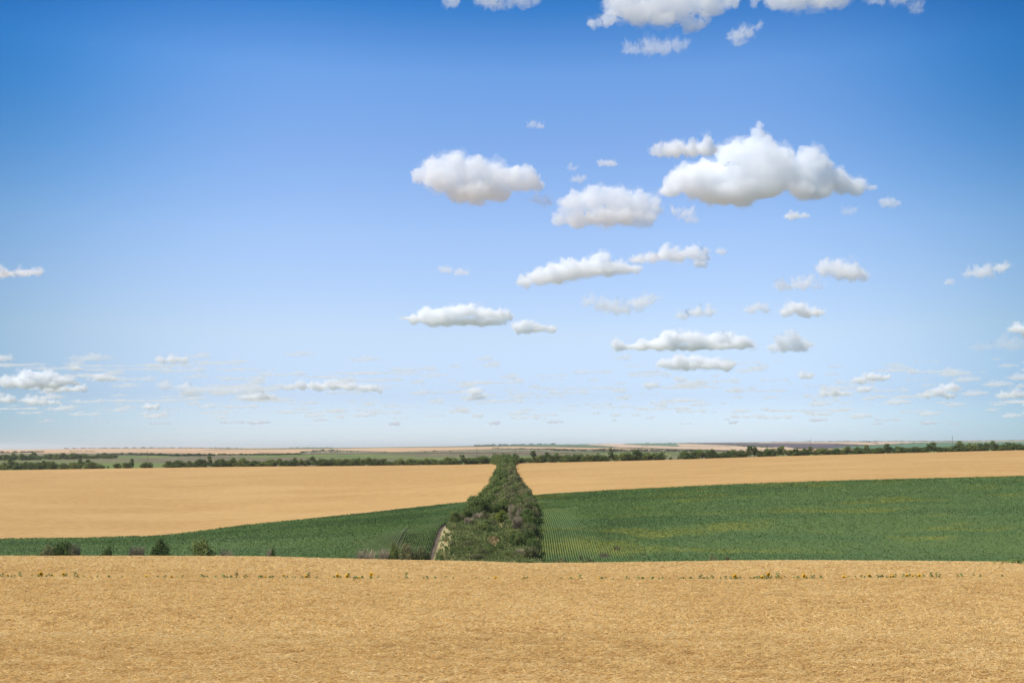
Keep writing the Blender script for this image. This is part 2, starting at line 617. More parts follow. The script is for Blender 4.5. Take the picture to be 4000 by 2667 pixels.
def far_field(name, label, mat, top, bot, cols=120, lift=0.9, rows=10):
    """field on the far land between two lines of the view"""
    x0 = max(top[0][0], bot[0][0])
    x1 = min(top[-1][0], bot[-1][0])
    px = np.linspace(x0, x1, cols)
    pt = np.interp(px, *zip(*top))
    pb = np.interp(px, *zip(*bot))
    tt = np.linspace(0, 1, rows)
    xa, ya = hit(px, pb)
    xb, yb = hit(px, pt)
    Yq = ya[:, None] * (1 - tt) + np.maximum(yb, ya + 2)[:, None] * tt
    Xq = ((px - 2000) / F)[:, None] * Yq
    Zq = height(Xq, Yq) + lift
    return tag(new_obj(name, sheet(name, Xq, Yq, Zq, mat, skirt=1.0)), label, kind='structure')


def far_mat(name, c1, c2, sx=0.002, sy=0.0007):
    m, t, out = mat_new(name)
    n = wnoise(t, (sx, sy, 0.0), 4, 0.6)
    principled(t, out, mixc(t, mapr(t, n, 0.35, 0.65), c1, c2), 0.95, 0.05)
    return m


MF_WHEAT = far_mat('far_wheat', (0.414, 0.266, 0.141), (0.474, 0.318, 0.178))
MF_PALE = far_mat('far_stubble', (0.429, 0.311, 0.200), (0.488, 0.355, 0.237))
MF_GREEN = far_mat('far_green_crop', (0.06, 0.12, 0.055), (0.075, 0.14, 0.065))
MF_TEAL = far_mat('far_blue_green_crop', (0.085, 0.155, 0.085), (0.10, 0.175, 0.095))
MF_PLOUGH = far_mat('far_ploughed_soil', (0.075, 0.06, 0.07), (0.10, 0.08, 0.085))
MF_BROWN = far_mat('far_brown_grass', (0.16, 0.12, 0.075), (0.2, 0.15, 0.09))
MF_GULLY = far_mat('gully_scrub_ground', (0.13, 0.13, 0.07), (0.24, 0.2, 0.13), 0.01, 0.004)

far_field('gully_ground', 'pale scrubby gully ground beyond the meadow', MF_GULLY,
          [(-900, 1778), (0, 1768), (1000, 1764), (1180, 1757), (1500, 1762), (2000, 1756), (2600, 1752), (2780, 1758)],
          [(-900, 1792), (0, 1783), (1000, 1776), (1180, 1775), (1500, 1770), (2000, 1768), (2600, 1767), (2780, 1766)], lift=0.6)
far_field('wheat_field', 'pale pink ripe field below the left horizon', MF_WHEAT,
          [(-900, 1757), (0, 1754.5), (300, 1752), (500, 1751), (1000, 1749.5), (1500, 1748.5), (2000, 1744), (2230, 1747.5), (2400, 1750), (2500, 1752), (2570, 1755)],
          [(-900, 1779), (0, 1772), (500, 1770), (800, 1776), (1000, 1772), (1170, 1774), (1190, 1762), (1300, 1758), (1500, 1766), (2000, 1752), (2230, 1755), (2400, 1756), (2500, 1757), (2570, 1757)], cols=240)
far_field('crop_field', 'thin green crop strip below the horizon left of centre', MF_GREEN,
          [(800, 1757.5), (850, 1755), (1100, 1750.5), (1300, 1749), (1600, 1746.5), (2000, 1738.2), (2250, 1736), (2330, 1741), (2420, 1749)],
          [(800, 1758), (1000, 1755), (1250, 1753), (1450, 1749.5), (1600, 1748), (2000, 1743.5), (2250, 1746), (2420, 1750)], cols=160, lift=1.8)
far_field('wheat_field', 'pale stubble field on the ridge right of the tree belt', MF_PALE,
          [(2290, 1736.5), (2340, 1734), (2420, 1733.5), (2500, 1739.5), (2580, 1741.5), (2640, 1733), (2720, 1735), (2900, 1742)],
          [(2290, 1737), (2400, 1745), (2500, 1748.5), (2580, 1744), (2655, 1744), (2800, 1744.5), (2900, 1744.5)], cols=160, lift=1.3)
far_field('crop_field', 'small blue green field on the ridge right of the tree belt', MF_TEAL,
          [(2440, 1732), (2500, 1732), (2620, 1732.2), (2640, 1734), (2655, 1742)],
          [(2440, 1734), (2500, 1739.5), (2580, 1742), (2640, 1743.5), (2655, 1743.5)], lift=1.9)
far_field('wheat_field', 'broad pale stubble field above the right hand hedge', MF_PALE,
          [(2400, 1747), (2500, 1741), (2600, 1744.5), (2750, 1745.5), (2900, 1745.5), (3000, 1750), (3060, 1746), (3130, 1757)],
          [(2400, 1748), (2500, 1750), (2600, 1754), (2750, 1758), (2900, 1766), (3000, 1768), (3060, 1768), (3130, 1768)], lift=2.2)
far_field('ploughed_field', 'dark violet ploughed field on the right horizon', MF_PLOUGH,
          [(2700, 1730.5), (2800, 1730), (2960, 1730), (3000, 1733), (3100, 1730.5), (3300, 1735), (3390, 1741)],
          [(2700, 1732), (2800, 1737), (2960, 1742), (3000, 1745), (3100, 1752), (3200, 1757), (3260, 1755), (3390, 1744)], lift=1.3)
far_field('wheat_field', 'narrow pale field on the skyline above the ploughed slope', MF_PALE,
          [(2960, 1729), (3050, 1727.5), (3300, 1726), (3500, 1725.5), (3700, 1725), (4000, 1721.5), (4900, 1708)],
          [(2960, 1731.5), (3050, 1731), (3250, 1733), (3400, 1739), (3500, 1734), (3600, 1729), (3800, 1727), (4000, 1724.5), (4900, 1713)], lift=2.0, cols=160)
far_field('crop_field', 'blue green crop slope behind the right hand hedge', MF_TEAL,
          [(3230, 1755), (3300, 1747), (3390, 1743), (3500, 1736), (3560, 1731), (3620, 1730), (3800, 1727.5), (4000, 1725), (4900, 1713)],
          [(3230, 1756.5), (3300, 1757), (3400, 1757), (3500, 1755), (3700, 1751), (4000, 1744), (4900, 1728)], lift=2.8, cols=160)
far_field('wheat_field', 'bright ripe strip just behind the right hand hedge', MF_WHEAT,
          [(3120, 1757.5), (3200, 1758), (3300, 1759), (3340, 1763)],
          [(3120, 1772), (3200, 1771), (3300, 1767), (3340, 1766)], lift=3.0)

# ------------------------------------------------------------------ near wheat field
wy = np.concatenate([np.arange(-60, 20, 4), np.arange(20, 130, 0.6), np.arange(130, 200, 3)])
wu = np.linspace(-1, 1, 320)
U, Yw = np.meshgrid(wu, wy, indexing='ij')
Xw = U * (45 + 0.72 * np.abs(Yw))
Zw = height(Xw, Yw) - 0.16 + 0.05 * vnoise(Xw * 1.3, Yw * 1.9, 1) + 0.03 * vnoise(Xw * 3.1, Yw * 4.7, 2)
co_sheet = np.stack([Xw, Yw, Zw], -1).reshape(-1, 3)
wheat_sheet = sheet('straw', Xw, Yw, Zw, M_STRAW, skirt=0.9)


def ear_zone(y0, y1, dens, L, Wd, spread):
    area = 0.62 * (y1**2 - y0**2) + 2 * spread * (y1 - y0)
    n = int(area * dens)
    y = np.sqrt(RNG.uniform(y0**2, y1**2, n))
    x = RNG.uniform(-1, 1, n) * (0.62 * y + spread)
    hn = vnoise(x * 0.9, y * 1.6, 5) * 0.5 + vnoise(x * 2.4, y * 3.6, 6) * 0.5
    z = height(x, y) - 0.10 + hn * 0.07 + RNG.uniform(-0.05, 0.07, n)
    tint = np.clip(0.48 + 0.20 * vnoise(x * 1.3 + 0.3 * y, y * 3.0, 8) + 0.19 * RNG.normal(size=n) + 0.20 * hn + 0.10 * vnoise(x * 0.11, y * 0.2, 12), 0, 1)
    az = RNG.normal(0.2, 0.55, n) + np.where(RNG.random(n) < 0.3, math.pi, 0)
    el = RNG.normal(0.16, 0.22, n)
    a = np.stack([np.cos(az) * np.cos(el), np.sin(az) * np.cos(el), np.sin(el)], -1)
    ln = L * RNG.uniform(0.7, 1.35, n)[:, None]
    wd = Wd * RNG.uniform(0.7, 1.3, n)[:, None]
    s1 = unit(np.cross(a, RNG.normal(size=(n, 3))))
    s2 = np.cross(a, s1)
    c = np.stack([x, y, z], -1)
    out = []
    for s in (s1, s2):
        out.append(np.stack([c - a * ln * 0.5, c - s * wd * 0.5, c + a * ln * 0.5, c + s * wd * 0.5], 1))
    v = np.concatenate(out, 1).reshape(-1, 3)
    return v, np.repeat(tint, 8)


zs = [ear_zone(23, 40, 280, 0.23, 0.027, 20), ear_zone(40, 70, 110, 0.22, 0.038, 17), ear_zone(70, 128, 38, 0.30, 0.07, 15)]
ev = np.concatenate([z[0] for z in zs])
et = np.concatenate([z[1] for z in zs])
ears = fill_mesh('wheat_ears', ev, quads(len(ev) // 4), [M_EAR], {'tint': et})
wf = tag(new_obj('wheat', wheat_sheet), 'ripe golden wheat filling the foreground', kind='stuff')
we = tag(new_obj('wheat_ears', ears, wf))

# ------------------------------------------------------------------ green row crops beside the tree belt
BX_Y = [200, 270, 330, 400, 440, 480, 650, 800, 905]
BELT_L = [-21.5, -21.5, -21.3, -17.0, -11.6, -9.2, -8.2, -10.0, -17.5]
BELT_R = [7.5, 7.5, 7.6, 6.8, 4.9, 2.2, -0.4, 0.2, 4.6]


def belt_l(y):
    return np.interp(y, BX_Y, BELT_L)


def belt_r(y):
    return np.interp(y, BX_Y, BELT_R)


def crop_field(name, label, side):
    if side < 0:
        xs = -np.concatenate([np.arange(0, 30, 0.175), np.arange(30, 120, 0.6), np.arange(120, 420, 2.5)])
    else:
        xs = np.concatenate([np.arange(0, 30, 0.175), np.arange(30, 130, 0.6), np.arange(130, 420, 2.5)])
    tt = np.linspace(0, 1, 330)
    x_at = lambda y: (belt_l(y) - 1.3 - 0.3 * (y < 330)) if side < 0 else (belt_r(y) + 0.6)
    # far edge distance per column, then columns bent to follow the belt edge
    ye = edge_of((-20 if side < 0 else 8) + xs, EDGE_Y) - 1.0
    Yc = 222 + (ye[:, None] - 222) * tt[None, :]
    fade = np.clip(1 - np.abs(xs) / 60.0, 0, 1)[:, None]
    Xc = np.where(fade > 0, xs[:, None] + fade * x_at(Yc) + (1 - fade) * (-20 if side < 0 else 8), xs[:, None] + (-20 if side < 0 else 8))
    d = np.abs(xs)[:, None] + 0 * Yc
    row = np.cos(2 * math.pi * d / 0.7 + math.pi)
    near = np.clip((30 + 7 * vnoise(Yc * 0.05, Yc * 0 + side, 3) - d) / 22, 0, 1)
    if side > 0:
        near = np.maximum(near, np.clip((296 - Yc) / 8, 0, 1) * np.clip((34 - d) / 6, 0, 1))
    patch = 0.62 + 0.38 * vnoise(Xc * 0.03 + 7, Yc * 0.06, 4)
    near = near * np.clip(patch * 1.3, 0, 1)
    Zb = height(Xc, Yc)
    prof = np.maximum(row, -0.35) if side < 0 else row
    Zc_ = Zb - 0.25 + 0.36 * near * prof + 0.10 * vnoise(Xc * 1.1, Yc * 1.1, 9) * (1 - 0.6 * near) + 0.12 * vnoise(Xc * 0.35, Yc * 0.5, 10)
    bare = np.clip((-row + (0.15 if side < 0 else -0.2)) * 2.2, 0, 1) * near
    # bare scraps of soil
    if side > 0:
        for (qx, qy, rx, ry) in ((2360, 2158, 22, 5), (2270, 2165, 8, 3), (2410, 2132, 14, 2)):
            Yq = 272 + (2197 - qy) * 0.29
            Xq = (qx - 2000) / F * Yq
            bare = np.maximum(bare, np.clip(1.6 - ((Xc - Xq) / (rx / F * Yq))**2 - ((Yc - Yq) / 2.2)**2, 0, 1))
    else:
        dr = np.abs(d - 11.2 + 0.4 * np.sin(Yc * 0.05))
        bare = np.maximum(bare, np.clip(1.4 - dr / 0.35, 0, 1) * (Yc < 330))
    Zc_ = Zc_ - 0.35 * np.where(bare > 0.95, 1, 0)
    if side < 0:
        bare = np.maximum(bare, np.clip(1.6 - d / 1.2, 0, 1))
    Zc_ = Zc_ - 0.75 * np.clip(1.25 - d / 1.6, 0, 1)
    me = sheet(name, Xc, Yc, Zc_, M_CROP, skirt=1.0, attrs={'bare': np.clip(bare, 0, 1)})
    o = tag(new_obj(name, me), label, kind='stuff')
    # leaves standing over the sheet
    n = 260000
    y = np.sqrt(RNG.uniform(225**2, 442**2, n))
    u = RNG.uniform(0, 1, n)
    reach = np.minimum(400, 0.60 * y)
    x = side * u * reach
    clo = RNG.random(n) < 0.30
    base = np.where(side < 0, belt_l(y) - 1.4 - 0.3 * (y < 330), belt_r(y) + 0.7)
    x = np.where(clo, base + side * RNG.exponential(22, n), x)
    dd = (x - base) * side
    k = (dd > 0) & (y < edge_of(x, EDGE_Y) - 0.6)
    x, y, dd = x[k], y[k], dd[k]
    base = base[k]
    # gather on the rows close to the belt
    nearp = RNG.random(len(dd)) < np.clip((24 + 8 * vnoise(y * 0.05, y * 0 + side, 3) - dd) / 12, 0, 1) * np.clip(0.9 + 0.5 * vnoise(x * 0.05, y * 0.08, 33), 0, 1)
    rowd = (np.round(dd / 0.7 - 0.5) + 0.5) * 0.7
    dd2 = np.where(nearp, rowd + RNG.normal(0, 0.07, len(dd)), dd)
    gap = (side < 0) & (np.abs(dd2 - 11.2 + 0.4 * np.sin(y * 0.05)) < 0.5) & (y < 330)
    x = base + side * dd2
    n = len(x)
    z = height(x, y) - 0.05 + RNG.uniform(-0.22, 0.14, n) + 0.12 * vnoise(x * 0.35, y * 0.5, 10) - (0.08 * nearp if side < 0 else 0)
    cen = np.stack([x, y, z], -1)
    nor = unit(RNG.normal(size=(n, 3)) * 0.7 + np.array([0, 0, 0.7]))
    sz = RNG.uniform(0.24, 0.46, n) * np.where(nearp, 0.62 if side < 0 else 0.8, 1.0) * (1 + np.maximum(0, y - 280) / 500)
    sz = np.where(gap, 0.02, sz)
    v = cards(cen, nor, sz, RNG, 0.7, 0.12)
    tint = np.where(nearp, RNG.uniform(0.5, 1, n), RNG.uniform(0, 1, n))
    warm = np.zeros(n)
    if side > 0:
        warm = np.clip(1.0 - dd2 / 5.0, 0, 1) * (y > 275) * 0.38 + np.clip(1 - dd2 / 22, 0, 1) * 0.12 * (y > 292)
        warm = np.clip(warm * (0.6 + 0.6 * vnoise(x * 0.3, y * 0.13, 20)), 0, 1)
    lm = fill_mesh('crop_leaves', v, quads(n), [M_CROPLEAF], {'tint': np.repeat(tint, 4), 'warm': np.repeat(warm, 4)})
    new_obj('crop_leaves', lm, o)
    return o


crop_field('green_crop', 'dark green row crop in the dip left of the tree belt', -1)
crop_field('green_crop', 'green row crop with yellow patches right of the tree belt', 1)


# ------------------------------------------------------------------ wheat fields across the valley
def mid_wheat(label, side):
    if side < 0:
        xs = np.concatenate([np.linspace(-760, -40, 300), np.linspace(-39, 0, 60)])
    else:
        xs = np.concatenate([np.linspace(0, 39, 60), np.linspace(40, 760, 300)])
    tt = np.linspace(0, 1, 200)
    off = -14 if side < 0 else 6
    y0 = edge_of(xs + off, EDGE_Y)
    y1 = edge_of(xs + off, HEDGE_Y) + 1
    Yq = y0[:, None] + (y1 - y0)[:, None] * tt
    b = belt_l(Yq) + 2.0 if side < 0 else belt_r(Yq) - 2.0
    fade = np.clip(1 - np.abs(xs) / 60.0, 0, 1)[:, None]
    Xq = xs[:, None] + fade * b + (1 - fade) * off
    Zq = height(Xq, Yq) - 0.35 + 0.06 * vnoise(Xq * 0.3, Yq * 0.4, 14) + 0.05 * vnoise(Xq, Yq, 15)
    return tag(new_obj('wheat_field', sheet('wheat_field', Xq, Yq, Zq, M_WHEAT, skirt=0.8)), label, kind='structure')


mid_wheat('ripe tan wheat field between the left green crop and the far hedge', -1)
mid_wheat('ripe tan wheat field between the right green crop and the far hedge', 1)

# ground under the tree belt
by = np.linspace(205, 940, 260)
bu = np.linspace(0, 1, 30)
Ub, Yb = np.meshgrid(bu, by, indexing='ij')
Xb = (belt_l(Yb) - 0.4) * (1 - Ub) + (belt_r(Yb) + 0.4) * Ub
Zb = height(Xb, Yb) - 0.62 + 0.15 * vnoise(Xb * 0.6, Yb * 0.6, 17)
tag(new_obj('grass_strip', sheet('grass_strip', Xb, Yb, Zb, M_DRYGRASS, skirt=0.6)), 'dry grass ground under the tree belt', kind='structure')
sy = np.linspace(215, 440, 160)
for nm_, lab_, o0, o1, mt_, dz in (('soil_strip', 'bare soil strip along the left crop', -1.9, -0.6, M_SOIL, 0.80),
                                   ('dry_grass', 'pale dry grass at the left edge of the tree belt', -0.7, 4.8, M_PALEGRASS, 0.55)):
    yy_ = sy if nm_ == 'soil_strip' else np.linspace(262, 324, 60)
    wid_ = (o1 - o0) * (np.clip((326 - yy_) / 30, 0.1, 1) if nm_ == 'dry_grass' else 1 + 0 * yy_)
    Us_, Ys_ = np.meshgrid(np.linspace(0, 1, 9), yy_, indexing='ij')
    Xs_ = belt_l(Ys_) + o0 * (1 if nm_ == 'dry_grass' else 0.9) + Us_ * wid_[None, :]
    Zs_ = height(Xs_, Ys_) - dz + 0.06 * vnoise(Xs_ * 1.1, Ys_ * 0.9, 71)
    tag(new_obj(nm_, sheet(nm_, Xs_, Ys_, Zs_, mt_, skirt=0.3)), lab_, kind='structure')

# ------------------------------------------------------------------ trees and shrubs
def tube(p, q, r0, r1, k=6):
    p, q = np.array(p, float), np.array(q, float)
    a = unit((q - p)[None])[0]
    s = unit(np.cross(a, [0.31, 0.77, 0.55])[None])[0]
    b = np.cross(a, s)
    an = np.arange(k) * 2 * math.pi / k
    ring = np.cos(an)[:, None] * s + np.sin(an)[:, None] * b
    co = np.concatenate([p + ring * r0, q + ring * r1])
    i = np.arange(k)
    j = (i + 1) % k
    return co, np.stack([i, j, k + j, k + i], -1)


def join(parts):
    co, fa, n = [], [], 0
    for c, f in parts:
        co.append(c)
        fa.append(f + n)
        n += len(c)
    return np.concatenate(co), np.concatenate(fa)


def limbs(rng, H, W, r, fork=0.3, n=7, up=0.75):
    """trunk with limbs; returns tube parts and limb tips"""
    parts, tips = [], []
    top = np.array([rng.normal(0, 0.05) * W, rng.normal(0, 0.05) * W, H * fork])
    parts.append(tube((0, 0, -0.5), top * 0.55 + [0, 0, 0], r * 1.25, r * 0.9))
    parts.append(tube(top * 0.55, top, r * 0.9, r * 0.7))
    for i in range(n):
        a = i * 2.4 + rng.uniform(0, 1)
        el = rng.uniform(0.3, 1.3)
        L = H * (1 - fork) * rng.uniform(0.5, up)
        mid = top + np.array([math.cos(a) * math.cos(el) * W * 0.25, math.sin(a) * math.cos(el) * W * 0.25, math.sin(el) * L * 0.5])
        tip = top + np.array([math.cos(a) * math.cos(el) * W * 0.45, math.sin(a) * math.cos(el) * W * 0.45, math.sin(el) * L])
        parts.append(tube(top, mid, r * 0.5, r * 0.32, 5))
        parts.append(tube(mid, tip, r * 0.32, r * 0.1, 5))
        tips.append(tip)
    return parts, tips


def crown_cards(rng, H, W, base, nclump, nleaf, size, spread=0.85, flat=1.0):
    """leaf clumps filling an uneven crown from height base to H, width W"""
    cs = []
    for i in range(nclump):
        while True:
            p = rng.uniform(-1, 1, 3)
            if np.linalg.norm(p) < 1:
                break
        p = p / max(np.linalg.norm(p), 0.25)**0.4 if rng.random() < 0.7 else p
        taper = 1.0 - 0.35 * max(p[2], 0)
        c = np.array([p[0] * W * 0.36 * taper, p[1] * W * 0.36 * taper, base + (H - base) * (0.5 + 0.40 * p[2])])
        r = W * rng.uniform(0.12, 0.24)
        cs.append((c, r))
    per = max(4, nleaf // nclump)
    cen, nor, tin = [], [], []
    for c, r in cs:
        d = unit(rng.normal(size=(per, 3)))
        rad = r * rng.uniform(0.45, 1.1, per)[:, None]
        q = c + d * rad * np.array([1, 1, 0.85 * flat])
        cen.append(q)
        nor.append(unit(d + rng.normal(size=(per, 3)) * 0.55))
        tin.append(np.clip(rng.normal(0.5, 0.22, per) + rng.normal(0, 0.18), 0, 1))
    cen, nor, tin = map(np.concatenate, (cen, nor, tin))
    cen[:, 2] = np.maximum(cen[:, 2], 0.05)
    v = cards(cen, nor, size * rng.uniform(0.65, 1.35, len(cen)), rng, 0.75, 0.1)
    return v, np.repeat(tin, 4)


class Kind:
    """a kind of woody plant: mesh for trunk and mesh for crown"""
    def __init__(self, name, seed, H, W, base, nclump, nleaf, size, mat, r=0.12, fork=0.3, wood=None, n=7):
        rng = np.random.default_rng(seed)
        parts, tips = limbs(rng, H, W, r, fork, n)
        co, fa = join(parts)
        self.trunk = fill_mesh('trunk', co, fa, [wood or M_BARK], smooth=True)
        v, tint = crown_cards(rng, H, W, base, nclump, nleaf, size)
        self.crown = fill_mesh('crown', v, quads(len(v) // 4), [mat], {'tint': tint})
        # one mesh with both, for plants too far off to show parts
        co2 = np.concatenate([co, v])
        fa2 = np.concatenate([fa, quads(len(v) // 4) + len(co)])
        mi = np.concatenate([np.zeros(len(fa)), np.ones(len(v) // 4)])
        self.whole = fill_mesh('tree', co2, fa2, [wood or M_BARK, mat], {'tint': np.concatenate([np.zeros(len(co)), tint])}, mi)
        self.H, self.W = H, W


def plant(kind, name, label, cat, x, y, h, w, group=None, parts=True, sink=1.0, rz=None):
    z = float(height(x, y)) - sink
    s = (w / kind.W, w / kind.W, h / kind.H)
    rz = random.uniform(0, 6.28) if rz is None else rz
    if parts:
        o = new_obj(name, None)
        new_obj('trunk', kind.trunk, o)
        new_obj('crown', kind.crown, o)
    else:
        o = new_obj(name, kind.whole)
    o.location = (x, y, z)
    o.scale = s
    o.rotation_euler = (0, 0, rz)
    return tag(o, label, cat, group)


LEAFY = [Kind('t', 11 + i, 7.0, 6.5, 0.3, 26, 2600, 0.42, M_LEAF) for i in range(5)]
OLIVE = [Kind('t', 31 + i, 6.5, 6.0, 0.4, 24, 2400, 0.38, M_LEAF_OLIVE) for i in range(4)]
FEATHER = [Kind('t', 41 + i, 7.5, 5.0, 0.8, 20, 1500, 0.42, M_LEAF, fork=0.35, n=9) for i in range(3)]
FARLEAF = [Kind('t', 51 + i, 7.0, 7.0, -1.2, 28, 1100, 0.7, M_LEAF) for i in range(6)]
FARTALL = [Kind('t', 61 + i, 9.0, 6.0, 0.6, 20, 800, 0.75, M_LEAF, fork=0.35) for i in range(4)]
SHRUB = [Kind('s', 71 + i, 3.6, 4.6, 0.1, 22, 2200, 0.26, M_LEAF, 0.06, 0.12) for i in range(3)]
SHRUB_OLIVE = [Kind('s', 81 + i, 3.0, 4.2, 0.1, 20, 1800, 0.25, M_LEAF_OLIVE, 0.05, 0.12) for i in range(3)]
BRIGHT = Kind('s', 91, 4.5, 4.0, 0.9, 20, 1600, 0.3, M_LEAF_BRIGHT, 0.09, 0.3)


def bare_kind(seed, H, W, nt=420, leaves=500):
    """shrub of thin grey twigs with a few withered leaves"""
    rng = np.random.default_rng(seed)
    parts, tips = limbs(rng, H, W, 0.07, 0.12, 9, 0.9)
    st = []
    for i in range(nt):
        a = rng.uniform(0, 6.283)
        rr = W * 0.40 * math.sqrt(rng.random())
        h0 = H * rng.uniform(0.05, 0.6)
        p = np.array([math.cos(a) * rr * 0.6, math.sin(a) * rr * 0.6, h0])
        q = p + np.array([math.cos(a) * W * 0.14, math.sin(a) * W * 0.14, H * rng.uniform(0.2, 0.42)]) + rng.normal(0, 0.12, 3)
        st.append(tube(p, q, 0.035, 0.012, 3))
    k = Kind.__new__(Kind)
    co, fa = join(parts)
    k.trunk = fill_mesh('trunk', co, fa, [M_TWIG], smooth=True)
    co, fa = join(st)
    v, tint = crown_cards(rng, H, W, 0.1, 14, leaves, 0.2)
    mi = np.concatenate([np.zeros(len(fa)), np.ones(len(v) // 4)])
    k.crown = fill_mesh('crown', np.concatenate([co, v]), np.concatenate([fa, quads(len(v) // 4) + len(co)]), [M_TWIG, M_LEAF_GREY],
                        {'tint': np.concatenate([np.zeros(len(co)), tint])}, mi)
    k.H, k.W = H, W
    return k


BARE = [bare_kind(101, 4.0, 4.5), bare_kind(102, 4.2, 4.0, 500, 700)]


def at(px, Y):
    return (px - 2000) / F * Y


# shrubs standing in the dip, along the far side of the foreground wheat
for (px, top, wpx, kind, label) in (
        (205, 2126, 70, SHRUB_OLIVE[0], 'low dark olive shrub at the left end of the wide thicket in the dip'),
        (250, 2120, 95, SHRUB[0], 'dark green middle shrub of the wide thicket at the left in the dip'),
        (292, 2122, 50, BARE[0], 'half bare shrub at the right end of the wide thicket in the dip'),
        (422, 2136, 48, SHRUB[1], 'small round green shrub between the wide thicket and the grey brown shrub'),
        (535, 2130, 66, BARE[1], 'grey brown withered shrub behind the left part of the foreground wheat'),
        (625, 2114, 74, SHRUB[2], 'upright dark green bush just right of the grey brown shrub'),
        (788, 2112, 90, SHRUB[0], 'round leafy dark green bush standing alone before the left green crop'),
        (884, 2146, 56, BARE[0], 'thin bare grey twigs right of the lone round bush'),
        (1052, 2142, 22, BARE[1], 'small bare twig clump beside the narrow green sapling'),
        (1066, 2134, 20, FEATHER[0], 'narrow green sapling before the left green crop'),
        (1430, 2146, 90, BARE[0], 'wide grey bare shrub left of the dark bush near the tree belt'),
        (1500, 2142, 56, BARE[1], 'brown grey shrub touching the narrow dark bush near the tree belt'),
        (1538, 2124, 42, SHRUB[1], 'narrow dark green bush left of the broad olive bush'),
        (1590, 2128, 70, SHRUB_OLIVE[1], 'broad olive green bush, left half, at the near left corner of the tree belt'),
        (1648, 2138, 66, SHRUB_OLIVE[2], 'broad olive green bush, right half, at the near left corner of the tree belt'),
        (2790, 2168, 42, SHRUB_OLIVE[0], 'olive shrub before the right green crop, larger of the pair'),
        (2842, 2176, 40, SHRUB_OLIVE[1], 'low olive shrub before the right green crop, smaller of the pair'),
        (2200, 2184, 90, SHRUB_OLIVE[2], 'low green weedy shrub hiding the first crop rows right of the belt'),
        (2290, 2178, 60, SHRUB_OLIVE[0], 'low weedy shrub at the right end of the visible crop rows')):
    Y = 246.0
    x = at(px, Y)
    zt = ZC - (top - HOR) / F * Y
    h = zt - float(height(x, Y)) + 1.0
    plant(kind, 'shrub', label, 'shrub', x, Y, h * 1.06, wpx / F * Y * 1.25, 'shrubs in the dip behind the foreground wheat')

# the tree belt, near end: named plants
G_BELT = 'trees and shrubs of the tree belt'
for (px, Y, h, w, kind, name, cat, label) in (
        (1960, 322, 5.4, 4.4, BRIGHT, 'tree', 'tree', 'bright yellow green young tree in the middle of the tree belt'),
        (2078, 285, 4.0, 4.2, SHRUB[0], 'shrub', 'shrub', 'fresh green bush at the near right corner of the tree belt'),
        (2030, 283, 2.8, 4.0, BARE[0], 'shrub', 'shrub', 'grey violet bare shrub beside the fresh green bush'),
        (2022, 312, 4.8, 4.6, BARE[1], 'shrub', 'shrub', 'dark grey twiggy shrub in the right half of the belt'),
        (2072, 305, 4.8, 4.4, SHRUB[1], 'shrub', 'shrub', 'dark green shrub on the right edge of the belt above the fresh green bush'),
        (2060, 326, 5.0, 4.4, SHRUB[2], 'shrub', 'shrub', 'dark green shrub on the right edge below the bare violet tree'),
        (2032, 352, 5.6, 4.4, BARE[0], 'tree', 'tree', 'bare grey violet tree at the right edge halfway up the belt'),
        (1990, 300, 3.0, 3.4, BARE[1], 'shrub', 'shrub', 'small grey bare shrub in the weeds at the middle of the belt'),
        (1775, 332, 4.6, 4.6, SHRUB[0], 'shrub', 'shrub', 'dark shrub at the left edge of the belt where the crop rows end'),
        (1850, 276, 1.9, 4.6, SHRUB_OLIVE[1], 'shrub', 'shrub', 'low grey green spreading bush at the near edge of the belt'),
        (1722, 272, 2.2, 3.0, SHRUB[2], 'shrub', 'shrub', 'small bright green shrub at the near left corner of the belt'),
        (1800, 274, 1.7, 3.6, SHRUB_OLIVE[0], 'shrub', 'shrub', 'low olive bush left of the grey green spreading bush'),
        (1765, 290, 2.6, 2.4, SHRUB_OLIVE[2], 'shrub', 'shrub', 'thin olive shrub on the pale dry grass at the left edge'),
        (1925, 318, 3.2, 3.6, SHRUB_OLIVE[0], 'shrub', 'shrub', 'olive shrub in the weeds behind the straw heap'),
        (1830, 322, 3.4, 4.0, BARE[1], 'shrub', 'shrub', 'grey thin shrub left of centre in the belt'),
        (1890, 336, 4.2, 4.4, SHRUB_OLIVE[1], 'shrub', 'shrub', 'grey olive shrub left of the bright yellow green tree')):
    plant(kind, name, label, cat, at(px, Y), Y, h, w, G_BELT, sink=0.7)

# more shrubs scattered through the weeds
for i in range(44):
    Y = 276 + 66 * ((i * 0.618) % 1.0)
    u = random.random()**0.7
    x = belt_l(Y) + 4 + (belt_r(Y) - belt_l(Y) - 5) * u
    if abs(x + 3.0) < 2.6 and Y > 292:
        continue
    grey = random.random() < 0.10 + 0.12 * (u > 0.6)
    kind = random.choice(BARE) if grey else random.choice(SHRUB_OLIVE if random.random() < 0.5 else SHRUB)
    h = random.uniform(1.6, 2.8) + (2.0 if u > 0.72 else 0) + max(0, (Y - 308) / 16)
    word = 'greyish twiggy' if grey else 'green'
    half = 'right half of the near end' if u > 0.5 else 'left half of the near end'
    plant(kind, 'shrub', '%s shrub among the tall weeds, %s of the belt' % (word, half), 'shrub', x, Y, h, random.uniform(3.0, 5.4),
          '%s shrubs among the weeds, %s' % (word, half), sink=0.6)
for i, Y in enumerate((279, 287, 295, 303, 312, 321, 330)):
    plant(LEAFY[i % 5] if i % 3 else OLIVE[i % 4], 'tree', 'dark tree of the dense right edge at the near end of the belt', 'tree', belt_r(Y) - 2.2 + 0.5 * math.sin(i * 2.1), Y,
          4.6 + 0.4 * i * random.uniform(0.7, 1.2), 5.6, 'dark trees along the near right edge of the belt', sink=0.7)

